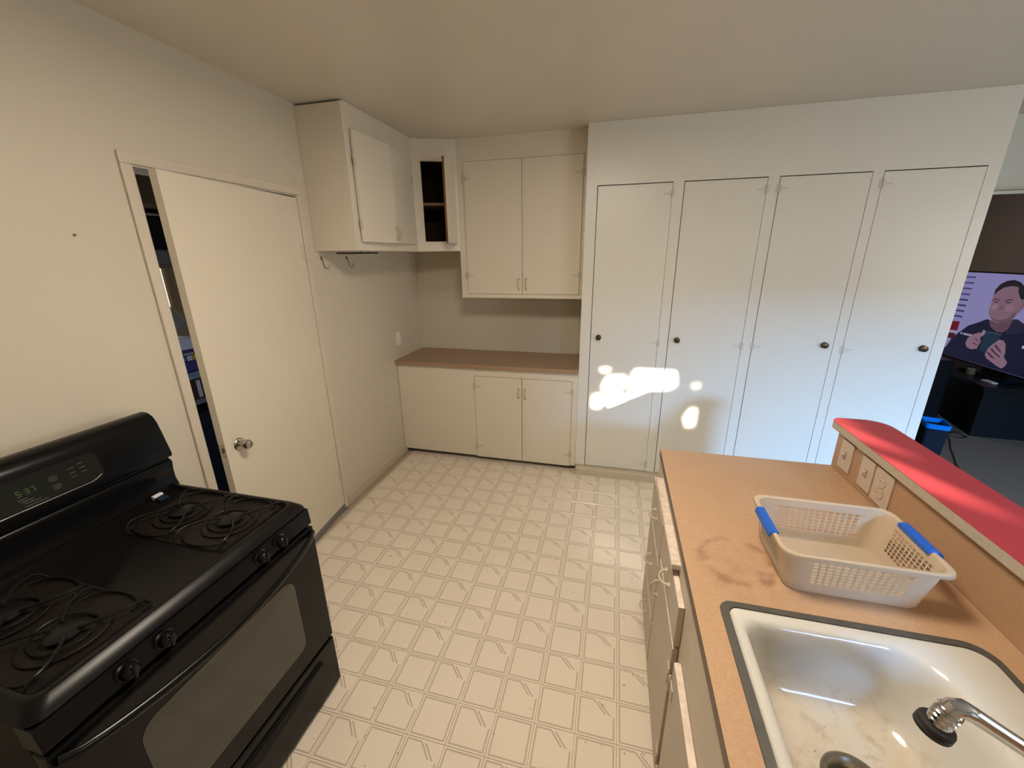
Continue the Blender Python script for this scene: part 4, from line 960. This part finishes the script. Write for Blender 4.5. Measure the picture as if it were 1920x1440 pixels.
for (a0, a1) in ((3.486, 3.463), (3.446, 3.415), (3.413, 3.377), (3.372, 3.340)): PIC.append(('caption', (186, 180, 208), [(a0, 0.858), (a1, 0.860), (a1 - 0.004, 0.838), (a0 - 0.005, 0.836)]))
for i in range(8):
    zz = 1.4435 - i * 0.0600; yy_ = 3.521 + 0.002 * i
    PIC.append(('stripe', (96, 90, 150) if i < 4 else (74, 70, 122), [(3.75, zz + 0.001), (yy_, zz + 0.005), (yy_, zz - 0.014), (3.75, zz - 0.018)]))
for i, (nm, rgb, poly) in enumerate(PIC):
    b = MB(); b.prism(poly, 'x', 5.5036 - 0.00006 * (i + 1) - 0.0002, 5.5040)
    MATS.setdefault(('e', rgb), emq(nm, rgb))
    b.build('picture_' + nm, MATS[('e', rgb)], scr)
# small things on the stand
t = thing('remote_control', 'small pale remote lying on the black stand front edge', 'remote', (5.33, 2.72, 0.50))
MB().box(5.305, 5.355, 2.66, 2.78, 0.5005, 0.515).build('body', mat('pale_grey', (0.45, 0.43, 0.36, 1), 0.5), t, bevel=0.003)
t = thing('small_jar', 'small olive jar standing on the black stand below the screen', 'jar', (5.375, 3.02, 0.50))
MB().lathe([(0.03, 0), (0.034, 0.006), (0.034, 0.06), (0.026, 0.07)], (5.375, 3.02, 0.5005), (0, 0, 1), 16).build('body', mat('olive', (0.12, 0.10, 0.045, 1), 0.35), t, smooth=True)
MB().lathe([(0.028, 0.0), (0.028, 0.015), (0.024, 0.018)], (5.375, 3.02, 0.5705), (0, 0, 1), 16).build('lid', BLACKP, t, smooth=True)
# floor speaker behind the bin
t = thing('tower_speaker', 'tall slim black speaker beside the television stand', 'speaker', (5.06, 3.02, 0))
MB().box(4.94, 5.14, 2.90, 3.20, 0.0, 0.66).build('cabinet', BLACKP, t, bevel=0.006)
MB().box(4.955, 5.125, 2.894, 2.90, 0.05, 0.62).build('grille', BLACKM, t, bevel=0.002)
for z in (0.34, 0.14): MB().box(5.14, 5.143, 2.95, 3.05, z, z + 0.09).build('badge', mat('grey_badge', (0.20, 0.19, 0.18, 1), 0.5), t)
# black bin with blue rim
t = thing('waste_bin', 'black bin with a bright blue rim on the carpet', 'bin', (4.265, 1.62, 0))
def bl(z, g=0.0):
    f = 0.84 + 0.16 * z / 0.45
    lp_ = rrect(-0.068 * f - g, 0.068 * f + g, -0.088 * f - g, 0.088 * f + g, 0.022, z, 5)
    ca, sa = math.cos(-0.30), math.sin(-0.30)
    return [(4.262 + p[0] * ca - p[1] * sa, 1.622 + p[0] * sa + p[1] * ca, p[2]) for p in lp_]
MB().loft([bl(0.0), bl(0.43), bl(0.43, -0.004), bl(0.03, -0.006)], True, True).build('body', mat('bin_black', (0.010, 0.013, 0.020, 1), 0.7, spec=0.04), t, smooth=True)
MB().loft([bl(0.415, 0.003), bl(0.450, 0.004), bl(0.453, 0.0), bl(0.450, -0.005), bl(0.415, -0.004), bl(0.415, 0.003)]).build('rim', BLUER, t, smooth=True)
# cables
cab = MB().tube([(5.02, 2.56, 0.004), (4.96, 2.42, 0.004), (4.83, 2.20, 0.004), (4.72, 1.98, 0.004), (4.645, 1.84, 0.004), (4.60, 1.70, 0.004)], 0.004, 6)
tag(cab.build('power_cable', BLACKM, smooth=True), 'black cable running over the carpet toward the bar', 'cable')
cab = MB().tube([(4.95, 2.60, 0.004), (5.03, 2.56, 0.004), (5.10, 2.60, 0.012), (5.16, 2.52, 0.004), (5.08, 2.47, 0.004), (5.00, 2.53, 0.010), (5.10, 2.66, 0.004), (5.17, 2.60, 0.010)], 0.004, 6)
tag(cab.build('power_cable', BLACKM, smooth=True), 'tangled black cable at the foot of the television stand', 'cable')

# ================================================================== UNSEEN TREE, LEAF GAPS SHAPED FOR THE SUN PATCHES
tr_ = thing('sun_gap_tree', 'unseen leafy tree with gaps shaped for the sun patches', 'tree', (5.15, -5.6, 0))
MB().tube([(6.3, -5.75, -0.1), (6.35, -5.75, 0.8), (6.25, -5.78, 1.6), (6.2, -5.8, 2.9)], [0.09, 0.07, 0.06, 0.03], 10).build('trunk', BARK, tr_, smooth=True)
YT = -5.5
gaps = [(2.07, 0.83, 0.105), (2.16, 0.87, 0.075), (2.185, 0.83, 0.06), (2.01, 0.715, 0.05), (1.82, 0.775, 0.055), (1.87, 0.80, 0.035), (1.78, 0.745, 0.030), (1.712, 0.640, 0.036), (1.70, 0.60, 0.022), (1.855, 0.635, 0.060), (1.752, 0.900, 0.022), (2.383, 0.545, 0.026), (2.397, 0.60, 0.014), (2.388, 0.505, 0.018), (2.40, 0.80, 0.006), (1.96, 0.735, 0.018)]
gaps = [(x_ + 0.5 * (YP - YT), z_ + 0.27 * (YP - YT), r_) for x_, z_, r_ in gaps]
lv = MB()
for (nleaf, la, lb_) in ((5200, 0.075, 0.11), (9000, 0.030, 0.045), (9000, 0.016, 0.024)):
    for cnt in range(nleaf):
        if nleaf == 9000 and lb_ < 0.03:          # smallest leaves packed around the gaps to outline the sun patches
            gx, gz, gr2 = random.choice(gaps); aa = random.uniform(0, 2 * PI); rr2 = gr2 + random.uniform(0.0, 0.10)
            x_, z_, y_ = gx + rr2 * math.cos(aa), gz + rr2 * math.sin(aa), YT
        else:
            x_ = random.uniform(4.0, 6.4); z_ = random.uniform(1.25, 3.2); y_ = YT + random.uniform(-0.22, 0.0)
        dy = y_ - YT
        xe, ze = x_ + 0.5 * dy, z_ + 0.27 * dy      # where the sun ray through this leaf crosses y = YT
        L2 = random.uniform(la, lb_)
        if any((xe - gx) ** 2 + (ze - gz) ** 2 < (gr2 + L2 * 0.9) ** 2 for gx, gz, gr2 in gaps): continue
        a = random.uniform(0, 2 * PI); ca, sa = math.cos(a), math.sin(a); tl = random.uniform(-0.35, 0.35)
        P = [(-L2, 0), (-0.2 * L2, 0.62 * L2), (L2, 0), (-0.2 * L2, -0.62 * L2)]
        n = lv.add([(x_ + u * ca - v * sa, y_ + tl * v, z_ + u * sa + v * ca) for u, v in P]); lv.face((n, n + 1, n + 2, n + 3))
lv.build('foliage', LEAF, tr_, kind='stuff')
struct(MB().box(-4, 14, -16, -3.5, -0.3, -0.1).build('ground_outside', mat('garden_soil', (0.10, 0.10, 0.06, 1), 0.9, var=0.3)))
struct(MB().box(7.4, 7.6, -6.6, -1.5, -0.1, 3.4).build('sun_block_wall', mat('sun_block_paint', (0.42, 0.38, 0.32, 1), 0.8, var=0.15)))  # unseen wall added to keep sun from entering the right window
